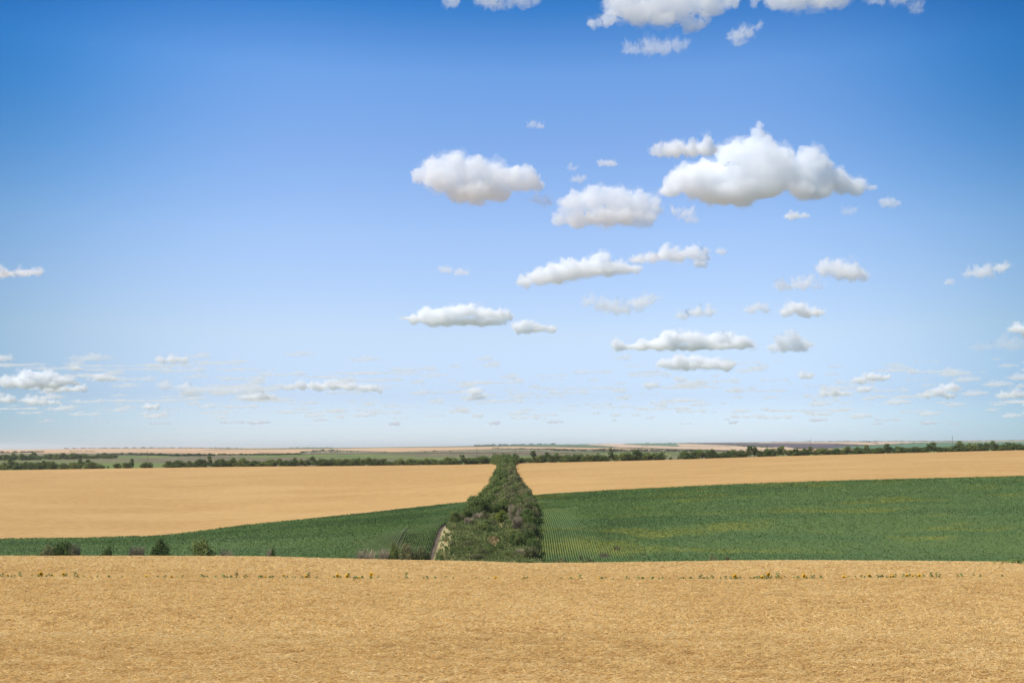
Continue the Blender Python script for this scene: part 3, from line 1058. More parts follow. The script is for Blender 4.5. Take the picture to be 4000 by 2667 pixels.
for i in range(16):
    Y = 338 + 4.2 * i
    x = belt_l(Y) + 1.2 + random.uniform(0, 4.0)
    plant(random.choice(SHRUB + SHRUB_OLIVE), 'shrub', 'low green shrub on the left edge of the belt above the dry grass', 'shrub', x, Y, random.uniform(2.0, 3.2), random.uniform(3.2, 4.6),
          'low shrubs along the left edge of the belt', sink=0.6)

# and the closed belt behind them, filled row after row
belt_groups = {}
Y = 330.0
nb = 0
while Y < 912:
    f_ = (Y - 330) / 580.0
    step = 5.6 + 6.2 * f_
    x0, x1 = belt_l(Y) + float(np.interp(Y, [330, 395, 440], [7.0, 4.0, 1.8])), belt_r(Y) - 1.4
    nacross = max(2, int(round((x1 - x0) / (4.3 + 1.6 * f_))))
    for i in range(nacross + 1):
        x = x0 + (x1 - x0) * i / nacross + random.uniform(-0.8, 0.8)
        yy = Y + random.uniform(-2.2, 2.2)
        if Y < 352 and x < -3 and random.random() < 0.55:
            continue
        if Y < 348 and abs(x + 3.3) < 3.0:
            continue
        right = (x - x0) / (x1 - x0)
        hgt = np.interp(yy, [330, 360, 420, 480, 920], [5.6, 6.6, 7.6, 8.2, 8.6]) * random.uniform(0.82, 1.18)
        if Y > 380 and right < 0.4 and Y < 440:
            hgt *= 0.82
        wid = (6.2 + 2.8 * f_) * random.uniform(0.85, 1.15)
        u = random.random()
        if Y > 640:
            kind, lk = random.choice(FARLEAF), 'dark'
        elif right > 0.42 and u < 0.45:
            kind, lk = random.choice(OLIVE), 'olive'
        elif u < 0.88:
            kind, lk = random.choice(LEAFY), 'dark'
        else:
            kind, lk = random.choice(FEATHER), 'loose'
        sec = 'near middle part' if Y < 430 else 'upper part' if Y < 600 else 'far end'
        half = 'left half' if right < 0.5 else 'right half'
        word = {'dark': 'dense dark green tree', 'olive': 'greyish olive tree', 'loose': 'loose feathery green tree'}[lk]
        plant(kind, 'tree', '%s in the %s of the tree belt, %s' % (word, sec, half), 'tree', x, yy, hgt, wid,
              '%ss, %s, %s of the tree belt' % (word, half, sec), parts=Y < 560, sink=0.8)
        nb += 1
    Y += step

# the hedge along the far edge of the wheat
def hedge_span(x0, x1, gaps, label, group, hts, tallp=0.15):
    x = x0
    while x < x1:
        px = 2000 + F * x / 905.0
        if not any(a < px < b for a, b in gaps):
            y = float(edge_of(np.array([x]), HEDGE_Y)[0]) + 4.5 + random.uniform(-1.5, 1.5)
            low = random.random() < 0.2
            hh = np.interp(px, *hts) * (random.uniform(0.72, 0.85) if low else random.uniform(0.95, 1.2))
            tall = not low and random.random() < tallp
            k = random.choice(FARTALL if tall else FARLEAF)
            word = 'low wide' if low else 'tall loose' if tall else 'bushy'
            lab = label.replace('bushy', word)
            plant(k, 'hedge_tree', lab, 'hedge tree', x, y, hh * (1.3 if tall else 1), 6.6 * random.uniform(1.25, 2.0) * (0.75 if tall else 1),
                  group.replace('bushy', word), parts=False, sink=0.9)
        x += 4.5 * random.uniform(0.75, 1.25)


HTS = ([0, 600, 900, 1500, 1900, 2100, 2500, 3000, 3500, 4000], [8.0, 6.4, 8.0, 7.4, 7.2, 8.2, 8.6, 7.2, 6.4, 8.0])
hedge_span(-500, -372, [(335, 372), (388, 400), (412, 432), (470, 505), (548, 614)], 'bushy tree of the broken hedge at the left end of the wheat', 'bushy trees of the broken left end of the hedge', HTS)
hedge_span(-372, -318, [(335, 372), (388, 400), (412, 432), (470, 505), (548, 614)], 'bushy tree standing beside the gap where the wooden post rises', 'bushy trees beside the gap in the hedge', HTS)
hedge_span(-317, -170, [], 'bushy green tree of the closed left hedge, outer part', 'bushy trees of the closed left hedge, outer part', HTS)
hedge_span(-169, -19, [], 'bushy tree of the closed hedge next to the belt on its left', 'bushy trees of the closed left hedge, inner part', HTS, 0.08)
hedge_span(6, 138, [(2608, 2640), (2645, 2665)], 'bushy tree of the hedge next to the belt on its right', 'bushy trees of the right hedge, inner part', HTS, 0.3)
hedge_span(140, 236, [(2600, 2668), (2690, 2702), (2748, 2756)], 'bushy dark tree of the right hedge beyond its brown gap', 'bushy trees of the right hedge beyond the gap', HTS, 0.2)
hedge_span(237, 345, [(3062, 3088), (3148, 3158), (3230, 3240), (3318, 3326), (3404, 3412)], 'bushy tree of the ragged hedge before the ploughed slope', 'bushy trees of the ragged right hedge', HTS, 0.3)
hedge_span(346, 490, [], 'bushy tree of the hedge before the blue green slope', 'bushy trees of the right end of the hedge', HTS, 0.25)

# low bushes in the gaps of the hedge
for px, Y, h, w, lab in ((365, 960, 6.2, 6.0, 'round dark bush standing alone just behind the gap in the left hedge'),
                         (404, 940, 3.2, 4.0, 'small dark bush in the gap of the left hedge'),
                         (422, 955, 2.4, 2.8, 'smallest pale bush in the gap of the left hedge'),
                         (588, 955, 5.0, 4.6, 'olive round bush just right of the wooden post in the hedge gap'),
                         (575, 935, 2.2, 3.4, 'low bush at the foot of the post in the hedge gap'),
                         (2620, 906, 2.6, 4.2, 'low bush alone in the brown gap of the right hedge'),
                         (2650, 908, 2.4, 3.6, 'small shrub at the right side of the brown hedge gap')):
    plant(FARLEAF[int(px) % 6], 'shrub', lab, 'shrub', at(px, Y), Y, h, w, 'bushes in the hedge gaps', parts=False, sink=0.3)

# dark trees beyond the green meadow at the left
for px in range(-260, 450, 15):
    if 150 < px < 170:
        continue
    y = 1500 + 0.35 * (px - 100) + random.uniform(-25, 25)
    jx = px + random.uniform(-6, 6)
    hh = random.uniform(7.5, 12.5) * (0.75 if px > 330 else 1)
    plant(random.choice(FARLEAF + FARTALL), 'tree', 'dark round tree in the row behind the green meadow at the far left', 'tree', at(jx, y), y, hh, random.uniform(11, 17),
          'dark trees behind the left meadow', parts=False, sink=0.5)


# ------------------------------------------------------------------ woods and scrub too far off to count
def wood_cards(lines):
    V, T = [], []
    for pts, hpx, dens, spread in lines:
        xs_, ys_ = zip(*pts)
        L = xs_[-1] - xs_[0]
        n = max(6, int(L * dens))
        px = RNG.uniform(xs_[0], xs_[-1], n)
        py = np.interp(px, xs_, ys_) + RNG.uniform(-spread, spread, n)
        x, y = hit(px, py)
        g = height(x, y)
        for k in range(n):
            # taller and lower clumps, with thin places between them
            prof = 0.65 + 0.55 * noise.noise((px[k] * 0.06, hpx, 3.0)) + 0.25 * noise.noise((px[k] * 0.23, hpx, 9.0))
            hh = max(0.18, prof) * hpx / F * y[k]
            wd = hh * RNG.uniform(0.9, 1.6)
            m = 12
            d = unit(RNG.normal(size=(m, 3)))
            c = np.array([x[k], y[k], g[k] + hh * 0.48]) + d * np.array([wd, wd, hh]) * 0.40
            V.append(cards(c, unit(d + RNG.normal(size=(m, 3)) * 0.5), hh * 0.55, RNG, 0.8, 0.1))
            T.append(np.repeat(RNG.uniform(0.1, 0.9, m), 4))
    return np.concatenate(V), np.concatenate(T)


WOODS = [
    ([(250, 1752), (310, 1751), (500, 1750), (700, 1750.5), (850, 1751), (945, 1752)], 5.0, 0.9, 0.3),
    ([(1130, 1747), (1190, 1747), (1300, 1746.5)], 4.0, 0.9, 0.3),
    ([(1500, 1747.5), (1700, 1746.5), (1900, 1743), (2000, 1739.5)], 2.6, 0.5, 0.2),
    ([(1850, 1743.5), (2000, 1738.5), (2100, 1737), (2170, 1736.5)], 9.0, 0.8, 0.3),
    ([(2170, 1736.5), (2350, 1735)], 2.6, 0.35, 0.2),
    ([(2340, 1732.5), (2500, 1731.5), (2700, 1731.5), (2800, 1734), (3000, 1741)], 3.6, 0.9, 0.5),
    ([(2510, 1743), (2650, 1744.5), (2890, 1745.5)], 3.2, 0.7, 0.3),
    ([(2400, 1749.5), (2500, 1752)], 2.6, 0.6, 0.3),
    ([(2880, 1742), (2960, 1746), (3010, 1752)], 6.0, 0.9, 1.5),
    ([(3000, 1727.5), (3150, 1726), (3300, 1725), (3420, 1726)], 4.0, 0.55, 0.3),
    ([(3270, 1724.5), (3340, 1724.5), (3400, 1728), (3430, 1735)], 5.0, 1.0, 1.5),
    ([(3260, 1735), (3330, 1740), (3400, 1742)], 4.0, 1.0, 1.5),
    ([(3380, 1725), (3600, 1724), (3720, 1724), (3770, 1724), (4000, 1720.5), (4300, 1716)], 4.2, 0.8, 0.3),
    ([(3500, 1734), (3570, 1730), (3620, 1734), (3700, 1742)], 3.6, 0.8, 0.8),
    # middle distance
    ([(-300, 1778), (0, 1770), (60, 1769), (170, 1766)], 8.0, 0.9, 1.0),
    ([(270, 1764), (330, 1763), (370, 1763)], 4.0, 0.9, 0.4),
    ([(380, 1779), (500, 1777), (610, 1778), (700, 1781), (838, 1779)], 11.0, 0.9, 1.5),
    ([(852, 1777), (930, 1777), (1080, 1777), (1175, 1774)], 8.0, 0.9, 1.0),
    ([(1176, 1770), (1190, 1769)], 10.0, 0.9, 1.0),
    ([(1190, 1768), (1330, 1766)], 6.0, 0.35, 3.5),
    ([(1220, 1762), (1260, 1761), (1320, 1760)], 7.0, 0.6, 1.2),
    ([(1330, 1763), (1500, 1768), (1600, 1766), (1760, 1765)], 4.5, 0.22, 2.0),
    ([(1690, 1764), (1712, 1763)], 8.0, 0.5, 0.6),
    ([(1760, 1766), (1920, 1766)], 4.0, 0.25, 1.0),
    ([(1920, 1752), (2000, 1754), (2150, 1756), (2300, 1758), (2450, 1757), (2600, 1757), (2760, 1762)], 5.5, 0.8, 1.2),
    ([(2000, 1763), (2060, 1763), (2140, 1762)], 5.0, 0.4, 1.5),
    ([(2150, 1760), (2300, 1762), (2450, 1763), (2620, 1763), (2750, 1764)], 7.5, 0.9, 1.8),
]
wv, wt = wood_cards(WOODS)
tag(new_obj('distant_woods', fill_mesh('distant_woods', wv, quads(len(wv) // 4), [M_FARWOOD], {'tint': wt})),
    'far woods, shelter belts and scrub along the horizon', kind='stuff')

# ------------------------------------------------------------------ tall weeds and dry grass in the near end of the belt
n = 48000
y = RNG.uniform(240, 372, n)
x = belt_l(y) + 0.2 + (belt_r(y) - belt_l(y) - 0.2) * RNG.random(n)
u = (x - belt_l(y)) / (belt_r(y) - belt_l(y))
dens = 0.5 + 0.5 * vnoise(x * 0.22, y * 0.12, 50)
leftdry = np.clip((4.6 - (x - belt_l(y))) / 1.0, 0, 1) * (y < 322) * (y > 258)
straw = np.clip(1 - ((x + 5.5) / 1.5)**2 - ((y - 296) / 4.0)**2, 0, 1)
keep = RNG.random(n) < np.clip(dens * 1.5, 0.25, 1) * (1 - 0.92 * leftdry)
x, y, straw, dens = x[keep], y[keep], straw[keep], dens[keep]
n = len(x)
hgt = RNG.uniform(0.6, 1.7, n) * (0.7 + 0.6 * dens)
z = height(x, y) - 0.65
m = 5
a = RNG.uniform(0, 6.283, (n, m))
lean = RNG.uniform(0.05, 0.5, (n, m))
bx = x[:, None] + RNG.normal(0, 0.22, (n, m))
byy = y[:, None] + RNG.normal(0, 0.22, (n, m))
hh = hgt[:, None] * RNG.uniform(0.6, 1.1, (n, m))
wd = RNG.uniform(0.06, 0.20, (n, m))
zb = np.broadcast_to(z[:, None], (n, m))
p0 = np.stack([bx - wd * np.sin(a), byy + wd * np.cos(a), zb], -1)
p1 = np.stack([bx + wd * np.sin(a), byy - wd * np.cos(a), zb], -1)
tx = bx + np.cos(a) * lean * hh
ty = byy + np.sin(a) * lean * hh
p2 = np.stack([tx + wd * 0.5 * np.sin(a), ty - wd * 0.5 * np.cos(a), zb + hh], -1)
p3 = np.stack([tx - wd * 0.5 * np.sin(a), ty + wd * 0.5 * np.cos(a), zb + hh * 0.96], -1)
wv = np.stack([p0, p1, p2, p3], 2).reshape(-1, 3)
ti = np.repeat(np.clip(RNG.normal(0.45, 0.2, n) + 0.3 * vnoise(x * 0.3, y * 0.2, 60), 0, 1)[:, None], m, 1).ravel()
mi = np.repeat(((straw > 0.1) | (RNG.random(n) < 0.03 + 0.16 * (vnoise(x * 0.25, y * 0.12, 61) > 0.5))).astype(int)[:, None], m, 1).ravel()
# leafy herbs between the blades
sel = RNG.random(n) < 0.75
k_ = 3
hx = np.repeat(x[sel], k_)
hy = np.repeat(y[sel], k_)
hz = np.repeat(z[sel], k_)
hc = np.stack([hx + RNG.normal(0, 0.3, len(hx)), hy + RNG.normal(0, 0.3, len(hx)), hz + RNG.uniform(0.25, 1.0, len(hx)) * np.repeat(hgt[sel], k_)], -1)
hv = cards(hc, unit(RNG.normal(size=hc.shape) + np.array([0, 0, 0.7])), RNG.uniform(0.22, 0.5, len(hx)), RNG, 0.8, 0.1)
ht = np.clip(RNG.normal(0.5, 0.2, len(hx)) + 0.45 * vnoise(hx * 0.25, hy * 0.18, 62), 0, 1)
wv = np.concatenate([wv, hv])
ti = np.concatenate([ti, ht])
mi = np.concatenate([mi, np.zeros(len(hx), int)])
tag(new_obj('tall_grass', fill_mesh('tall_grass', wv, quads(len(wv) // 4), [M_WEED, M_STALK], {'tint': np.repeat(ti, 4)}, mi)),
    'tall olive weeds and dry grass in the near end of the tree belt', kind='stuff')

# ------------------------------------------------------------------ row of posts behind the far hedge
pco, pfa = join([tube((0, 0, -0.5), (0, 0, 14), 0.24, 0.15, 8)])
post_me = fill_mesh('post', pco, pfa, [M_POLE], smooth=True)
arm_parts = [tube((0, -1.1, 13.2), (0, 1.1, 13.2), 0.07, 0.07, 6), tube((0, -0.7, 13.2), (0, 0, 12.3), 0.04, 0.04, 5), tube((0, 0.7, 13.2), (0, 0, 12.3), 0.04, 0.04, 5)]
aco, afa = join(arm_parts)
arm_me = fill_mesh('crossarm', aco, afa, [M_POLE])
ins = []
for yy in (-1.0, 0.0, 1.0):
    zz = 13.27 if yy else 14.0
    ins += [tube((0, yy, zz), (0, yy, zz + 0.12), 0.05, 0.10, 8), tube((0, yy, zz + 0.12), (0, yy, zz + 0.34), 0.10, 0.05, 8)]
ico, ifa = join(ins)
ins_me = fill_mesh('insulators', ico, ifa, [M_CERAMIC])
for px, top, lab in ((577, 1760, 'wooden line post rising from the gap in the left hedge'),
                     (1223, 1753, 'thin line post before the pale gully scrub left of the tree belt'),
                     (1863, 1745, 'thin line post just left of the tree belt'),
                     (2508, 1732, 'line post behind the hedge trees right of the tree belt'),
                     (3166, 1714, 'slightly leaning line post before the ploughed slope'),
                     (3720, 1701, 'line post that stands out against the sky at the right')):
    Y = 985.0 if px == 577 else 1010.0
    x = at(px, Y)
    zg = float(height(x, Y))
    h = ZC - (top - HOR) / F * Y - zg
    o = new_obj('utility_pole', None, None, (x, Y, zg))
    new_obj('post', post_me, o)
    c = new_obj('crossarm', arm_me, o)
    new_obj('insulators', ins_me, c)
    o.scale = (1, 1, h / 14.3)
    o.rotation_euler = (0, math.radians(1.6) if px == 3166 else 0, 0)
    tag(o, lab, 'utility pole', 'posts of the line behind the hedge')

# ------------------------------------------------------------------ self-sown sunflowers in a row across the near wheat
def sun_leaves(rng, h, n, size):
    cen, nor = [], []
    for i in range(n):
        a = i * 2.4 + rng.uniform(-0.4, 0.4)
        zz = -0.12 + (h + 0.10) * (i / max(1, n - 1))**0.9
        rr = size * rng.uniform(0.45, 0.8) * (1.0 - 0.45 * i / n)
        cen.append([math.cos(a) * rr, math.sin(a) * rr, zz])
        nor.append([math.cos(a) * 0.5, math.sin(a) * 0.5 - 0.35, 0.8])
    cen, nor = np.array(cen), unit(np.array(nor))
    v = cards(cen, nor, size * rng.uniform(0.8, 1.2, n), rng, 0.85, 0.12)
    return fill_mesh('leaves', v, quads(n), [M_SUNLEAF], {'tint': np.repeat(rng.uniform(0.2, 1, n), 4)})


def sun_stem(h):
    co, fa = tube((0, 0, -0.9), (0, 0, h), 0.018, 0.012, 6)
    return fill_mesh('stem', co, fa, [M_SUNLEAF], {'tint': np.full(len(co), 0.6)}, smooth=True)


def sun_head(rng, R):
    """ring of petals in the local xz plane, facing -y"""
    np_ = 18
    V = []
    for ring, (ro, dy) in enumerate(((1.0, 0.0), (0.86, -0.012))):
        for i in range(np_):
            a = 2 * math.pi * (i + 0.5 * ring) / np_ + rng.uniform(-0.08, 0.08)
            r1 = R * ro * rng.uniform(0.88, 1.08)
            r0 = R * 0.36
            wd = R * 0.17
            d = np.array([math.cos(a), 0, math.sin(a)])
            s = np.array([-math.sin(a), 0, math.cos(a)])
            m = d * (r0 + r1) * 0.55
            o = np.array([0, dy, 0])
            V += [d * r0 + o, m + s * wd + o + [0, -0.02, 0], d * r1 + o + [0, 0.01, 0], m - s * wd + o + [0, -0.02, 0]]
    pet = fill_mesh('petals', np.array(V), quads(len(V) // 4), [M_PETAL])
    # domed disc
    V, Fc = [], []
    k, rings = 16, 4
    for j in range(rings + 1):
        r = R * 0.42 * (1 - j / rings) + 0.001
        for i in range(k):
            a = 2 * math.pi * i / k
            V.append([r * math.cos(a), -0.022 - 0.03 * math.sin(j / rings * 1.57), r * math.sin(a)])
    for j in range(rings):
        for i in range(k):
            a, b = j * k + i, j * k + (i + 1) % k
            Fc.append([a, b, b + k, a + k])
    disc = fill_mesh('disc', np.array(V), np.array(Fc), [M_DISC], smooth=True)
    return pet, disc


_r = np.random.default_rng(5)
LEAF_P = [(sun_stem(0.10), sun_leaves(_r, 0.10, 6, 0.15)), (sun_stem(0.16), sun_leaves(_r, 0.16, 8, 0.16)),
          (sun_stem(0.12), sun_leaves(_r, 0.12, 7, 0.17)), (sun_stem(0.30), sun_leaves(_r, 0.32, 10, 0.16))]
BLOOM_P = [(sun_stem(0.22), sun_leaves(_r, 0.16, 8, 0.16)) + sun_head(_r, 0.14) for _ in range(3)]

ROWK = ([0, 700, 1500, 2000, 2400, 3000, 3500, 4000], [2247, 2251, 2254, 2257, 2259, 2255, 2250, 2246])


def sun_place(px, rise):
    base = np.interp(px, *ROWK)
    Ys = 65.0 - (base - 2249) / 5.4
    x = at(px, Ys)
    return x, Ys, float(height(x, Ys)) - 0.04, max(0.0, rise) / F * Ys


def sunflower_leafy(px, rise, label, group):
    x, y, z, h = sun_place(px, rise)
    st, lv = LEAF_P[3] if rise > 13 else random.choice(LEAF_P[:3])
    o = new_obj('sunflower', None, None, (x, y, z))
    new_obj('stem', st, o)
    new_obj('leaves', lv, o)
    s = random.uniform(0.8, 1.15) * (0.6 if rise < 4 else 1.0)
    o.scale = (s, s, s)
    o.rotation_euler = (0, 0, random.uniform(0, 6.28))
    tag(o, label, 'sunflower', group)


def sunflower_bloom(px, rise, size, label):
    x, y, z, h = sun_place(px, rise)
    st, lv, pe, di = random.choice(BLOOM_P)
    o = new_obj('sunflower', None, None, (x, y, z))
    b = new_obj('stem', st, o)
    b.scale = (1, 1, 1)
    b.location = (0, 0, h - 0.22)
    l = new_obj('leaves', lv, o)
    l.location = (0, 0, min(0.0, h - 0.18))
    l.rotation_euler = (0, 0, random.uniform(0, 6.28))
    hd = new_obj('head', pe, o, (0, -0.03, h))
    hd.scale = (size, size, size)
    hd.rotation_euler = (math.radians(random.uniform(-12, 16)), 0, math.radians(random.uniform(-25, 25)))
    new_obj('disc', di, hd)
    tag(o, label, 'sunflower', 'sunflowers in bloom along the row')


LOW, MID, TALL = [], [], []
leafy = [(0, 3), (11, 5), (45, 5), (57, 2), (78, 15), (128, 5), (149, 10), (180, 4), (192, 6), (202, 6), (259, 4), (292, 14), (302, 5), (327, 13),
         (380, 2), (426, 8), (476, 2), (615, 4), (644, 8), (691, 3), (714, 4), (788, 10), (799, 6), (809, 7), (840, 6), (873, 5), (887, 6), (901, 4),
         (924, 14), (953, 4), (962, 5), (1015, 9), (1023, 9), (1054, 4), (1066, 5), (1122, 6), (1142, 9), (1154, 4), (1180, 3), (1205, 14), (1237, 4),
         (1305, 4), (1331, 8), (1362, 18), (1384, 6), (1392, 4), (1414, 7), (1447, 6), (1476, 12), (1558, 3), (1586, 14), (1655, 4), (1668, 4),
         (1700, 8), (1741, 6), (1770, 2), (1858, 3), (1884, 2), (1908, 3), (2047, 6), (2059, 6), (2129, 3), (2192, 5), (2229, 6), (2265, 14), (2349, 8),
         (2359, 5), (2368, 5), (2396, 3), (2446, 4), (2458, 3), (2493, 5), (2510, 7), (2549, 10), (2575, 2), (2588, 5), (2615, 3), (2659, 5), (2670, 6),
         (2698, 6), (2731, 9), (2739, 14), (2750, 9), (2763, 4), (2781, 7), (2816, 9), (2834, 9), (2855, 7), (2879, 7), (2891, 5), (2930, 7), (2945, 4),
         (2958, 6), (2968, 9), (2987, 14), (2996, 8), (3012, 8), (3031, 5), (3039, 14), (3067, 9), (3101, 7), (3112, 6), (3121, 12), (3150, 7), (3169, 7),
         (3179, 6), (3208, 12), (3241, 3), (3317, 4), (3342, 11), (3364, 9), (3378, 9), (3400, 5), (3427, 7), (3437, 9), (3447, 8), (3465, 9), (3497, 7),
         (3529, 4), (3553, 6), (3578, 4), (3607, 9), (3636, 17), (3642, 8), (3657, 14), (3670, 7), (3741, 4), (3756, 7), (3804, 5), (3829, 6), (3915, 5)]
SECT = [(0, 1000, 'left third'), (1000, 2000, 'stretch left of the belt axis'), (2000, 3000, 'stretch below the right crop rows'), (3000, 4001, 'right end')]
for px, rise in leafy:
    sec = [s for a, b, s in SECT if a <= px < b][0]
    if rise > 13:
        near = {78: 'left of all blooms', 292: 'between the second pair of blooms at the left', 924: 'among low leaves left of centre', 1205: 'beside a small bloom left of centre',
                1362: 'rising above a double bloom', 1586: 'alone in a bare stretch of wheat', 2265: 'right of the centre gap', 2739: 'left end of the thick right hand run',
                2987: 'next to the highest bloom at the right', 3039: 'just right of the highest bloom', 3636: 'left one of the pair ending the row', 3657: 'right one of the pair ending the row'}
        sunflower_leafy(px, rise, 'tall leafy sunflower without bloom, ' + near[px], 'tall leafy sunflowers of the row')
    else:
        w_ = 'tiny' if rise < 4.5 else 'low'
        sunflower_leafy(px, rise, '%s green sunflower without bloom, %s of the row' % (w_, sec), '%s leafy sunflowers, %s of the row' % (w_, sec))
ORD = ['first', 'second', 'third', 'fourth', 'fifth', 'sixth', 'seventh', 'eighth', 'ninth', 'tenth', 'eleventh', 'twelfth', 'thirteenth', 'fourteenth',
       'fifteenth', 'sixteenth', 'seventeenth', 'eighteenth', 'nineteenth', 'twentieth']
blooms = [(31, 4, .55), (161, 11, 1.05), (210, 0, .8), (249, 10, .9), (353, 0, .7), (573, 1, .95), (670, 2, .65), (1036, 1, .7), (1109, 9, .6), (1197, 4, .9),
          (1319, 8, 1.1), (1356, 5, 1.15), (1404, -1, .6), (1451, 13, 1.1), (1936, 2, 1.0), (2043, 1, .55), (2259, 0, .6), (2339, -1, .85), (2677, 0, .6), (2870, 8, 1.1),
          (2977, 3, .95), (3001, 15, 1.15), (3044, 1, .6), (3053, 0, .6), (3114, -1, .6), (3140, 7, 1.15), (3295, 1, 1.0), (3395, 7, .95), (3477, 1, .8), (3487, 2, .9),
          (3542, 5, .85), (3564, 2, .8), (3591, 4, 1.0)]
for i, (px, rise, size) in enumerate(blooms):
    look = ('big open' if size > 1.02 else 'small' if size < 0.72 else 'yellow') + (' high' if rise > 7 else ' low' if rise < 2 else '')
    where = '%s bloom from the left end of the row' % ORD[i] if i < 17 else '%s bloom from the right end of the row' % ORD[len(blooms) - 1 - i]
    sunflower_bloom(px, rise, size, '%s sunflower head, %s' % (look, where))

# green weeds in a strip at the right, close to the crest of the wheat
for i, (px, s_) in enumerate(((3880, .7), (3904, .5), (3912, .6), (3928, .8), (3938, 1.0), (3947, .9), (3957, .9), (3967, 1.1), (3976, 1.1), (3985, 1.2), (3993, 1.2), (4003, 1.2), (4014, 1.1))):
    Yw_ = 86.0
    x = at(px, Yw_)
    o = new_obj('weed', None, None, (x, Yw_ + random.uniform(-0.3, 0.3), float(height(x, Yw_)) - 0.02))
    st, lv = LEAF_P[1 + i % 3]
    new_obj('stem', st, o)
    new_obj('leaves', lv, o)
    o.scale = (s_ * 1.5, s_ * 1.5, s_ * 1.2)
    o.rotation_euler = (0, 0, i * 1.3)
    tag(o, 'lone green weed at the left end of the weedy strip in the wheat' if i == 0 else 'green weed in the dense strip near the crest at the right', 'weed',
        None if i == 0 else 'weeds in the strip near the crest')

# ------------------------------------------------------------------ clouds: bodies of white droplets about 1100 m up
CLOUD_BASE = 1100.0
M_CLOUDS = {}


def cloud_mat(sig):
    key = round(math.log(sig) * 4)
    if key not in M_CLOUDS:
        m, t, out = mat_new('cloud')
        v = t.nodes.new('ShaderNodeVolumePrincipled')
        v.inputs['Color'].default_value = (0.977, 0.988, 1.0, 1)  # slight blue put in the colour to offset warm ground light on the undersides
        v.inputs['Density'].default_value = math.exp(key / 4)
        v.inputs['Anisotropy'].default_value = 0.0
        t.links.new(v.outputs[0], out.inputs['Volume'])
        M_CLOUDS[key] = m
    return M_CLOUDS[key]


_ico = bpy.data.meshes.new('ico')
import bmesh
_bm = bmesh.new()
bmesh.ops.create_icosphere(_bm, subdivisions=3, radius=1.0)
ICO_V = np.array([v.co[:] for v in _bm.verts])
ICO_F = np.array([[v.index for v in f.verts] for f in _bm.faces])
_bm.free()
bpy.data.meshes.remove(_ico)


def cloud_body(circles, f, seed, rough, lumps):
    """closed lumpy hull round circles (px, py, rx, ry) shrunk by f, in photograph columns and rows"""
    rng = np.random.default_rng(seed)
    c = np.array(circles, float)
    big = c[:, 2].max()
    V, Fa, n = [], [], 0
    for (px, py, rx, ry) in c:
        dep = min(max(rx, ry) * 0.9, 2.2 * ry + 6)
        off = rng.normal(0, 0.35) * dep
        V.append(ICO_V * np.array([rx, dep, ry]) * f + np.array([px, off, HOR - py]))
        Fa.append(ICO_F + n)
        n += len(ICO_V)
        for _ in range(lumps):                     # smaller billows round the rim
            a = rng.uniform(-0.5, 3.6)
            b = rng.uniform(-0.7, 0.7)
            q = rng.uniform(0.22, 0.45) * min(rx, ry * 1.6)
            ctr = np.array([px + math.cos(a) * math.cos(b) * rx * 0.85 * f, off + math.sin(b) * dep * 0.9 * f, HOR - py + math.sin(a) * math.cos(b) * ry * 0.85 * f])
            V.append(ICO_V * q * f * np.array([1, 1, 0.85]) + ctr)
            Fa.append(ICO_F + n)
            n += len(ICO_V)
    V, Fa = np.concatenate(V), np.concatenate(Fa)
    W = V[:, 0].max() - V[:, 0].min()
    me = fill_mesh('tmp', V, Fa, [])
    o = bpy.data.objects.new('tmp', me)
    COL.objects.link(o)
    md = o.modifiers.new('r', 'REMESH')
    md.mode = 'VOXEL'
    md.voxel_size = max(2.2, min(5.0, W / 110))
    dg = bpy.context.evaluated_depsgraph_get()
    res = bpy.data.meshes.new_from_object(o.evaluated_get(dg))
    bpy.data.objects.remove(o)
    bpy.data.meshes.remove(me)
    nv = len(res.vertices)
    co = np.empty(nv * 3, np.float32)
    no = np.empty(nv * 3, np.float32)
    res.vertices.foreach_get('co', co)
    res.vertices.foreach_get('normal', no)
    res.calc_loop_triangles()
    tri = np.empty(len(res.loop_triangles) * 3, np.int32)
    res.loop_triangles.foreach_get('vertices', tri)
    bpy.data.meshes.remove(res)
    co, no = co.reshape(-1, 3), no.reshape(-1, 3)
    s1 = max(14.0, big * 0.55)
    amp = min(0.30 * big, 14.0) * rough
    disp = np.empty(nv)
    for i in range(nv):
        p = co[i]
        disp[i] = noise.turbulence((p[0] / s1 + seed, p[1] / s1, p[2] / s1), 4, False, noise_basis='PERLIN_ORIGINAL', amplitude_scale=0.6, frequency_scale=2.3)
    disp = disp - disp.mean()
    under = np.where(no[:, 2] < -0.2, 0.6, 1.0)
    push = np.maximum(disp * amp * 1.6 * under, -0.35 * c[:, 3].min() * f)
    co = co + no * push[:, None]
    return co, tri.reshape(-1, 3)


SHELLS = ((1.08, 0.18, 1.35), (0.93, 0.85, 1.15))   # thin rim, dense body


def cloud_mesh(name, circles, seed, rough=1.0, depth=5.0, shells=SHELLS):
    """nested hulls of one cloud in metres about its base point; returns meshes, place, metres per photograph pixel"""
    c = np.array(circles, float)
    Yc = min(60000.0, CLOUD_BASE * F / (HOR - np.max(c[:, 1] + c[:, 3]) + 8))
    k = Yc / F
    D = depth / (2 * np.median(c[:, 3]) * k)
    out, mid = [], None
    for j, (f, d, rg) in enumerate(shells):
        co, tri = cloud_body(circles, f, seed, rough * rg, (6, 7)[j])
        if mid is None:
            mid = np.array([(co[:, 0].max() + co[:, 0].min()) / 2, 0.0, co[:, 2].min()])
        out.append(fill_mesh(name, (co - mid) * k, tri, [cloud_mat(D * d)], smooth=True))
    return out, np.array([(mid[0] - 2000) * k, Yc, ZC + mid[2] * k]), k


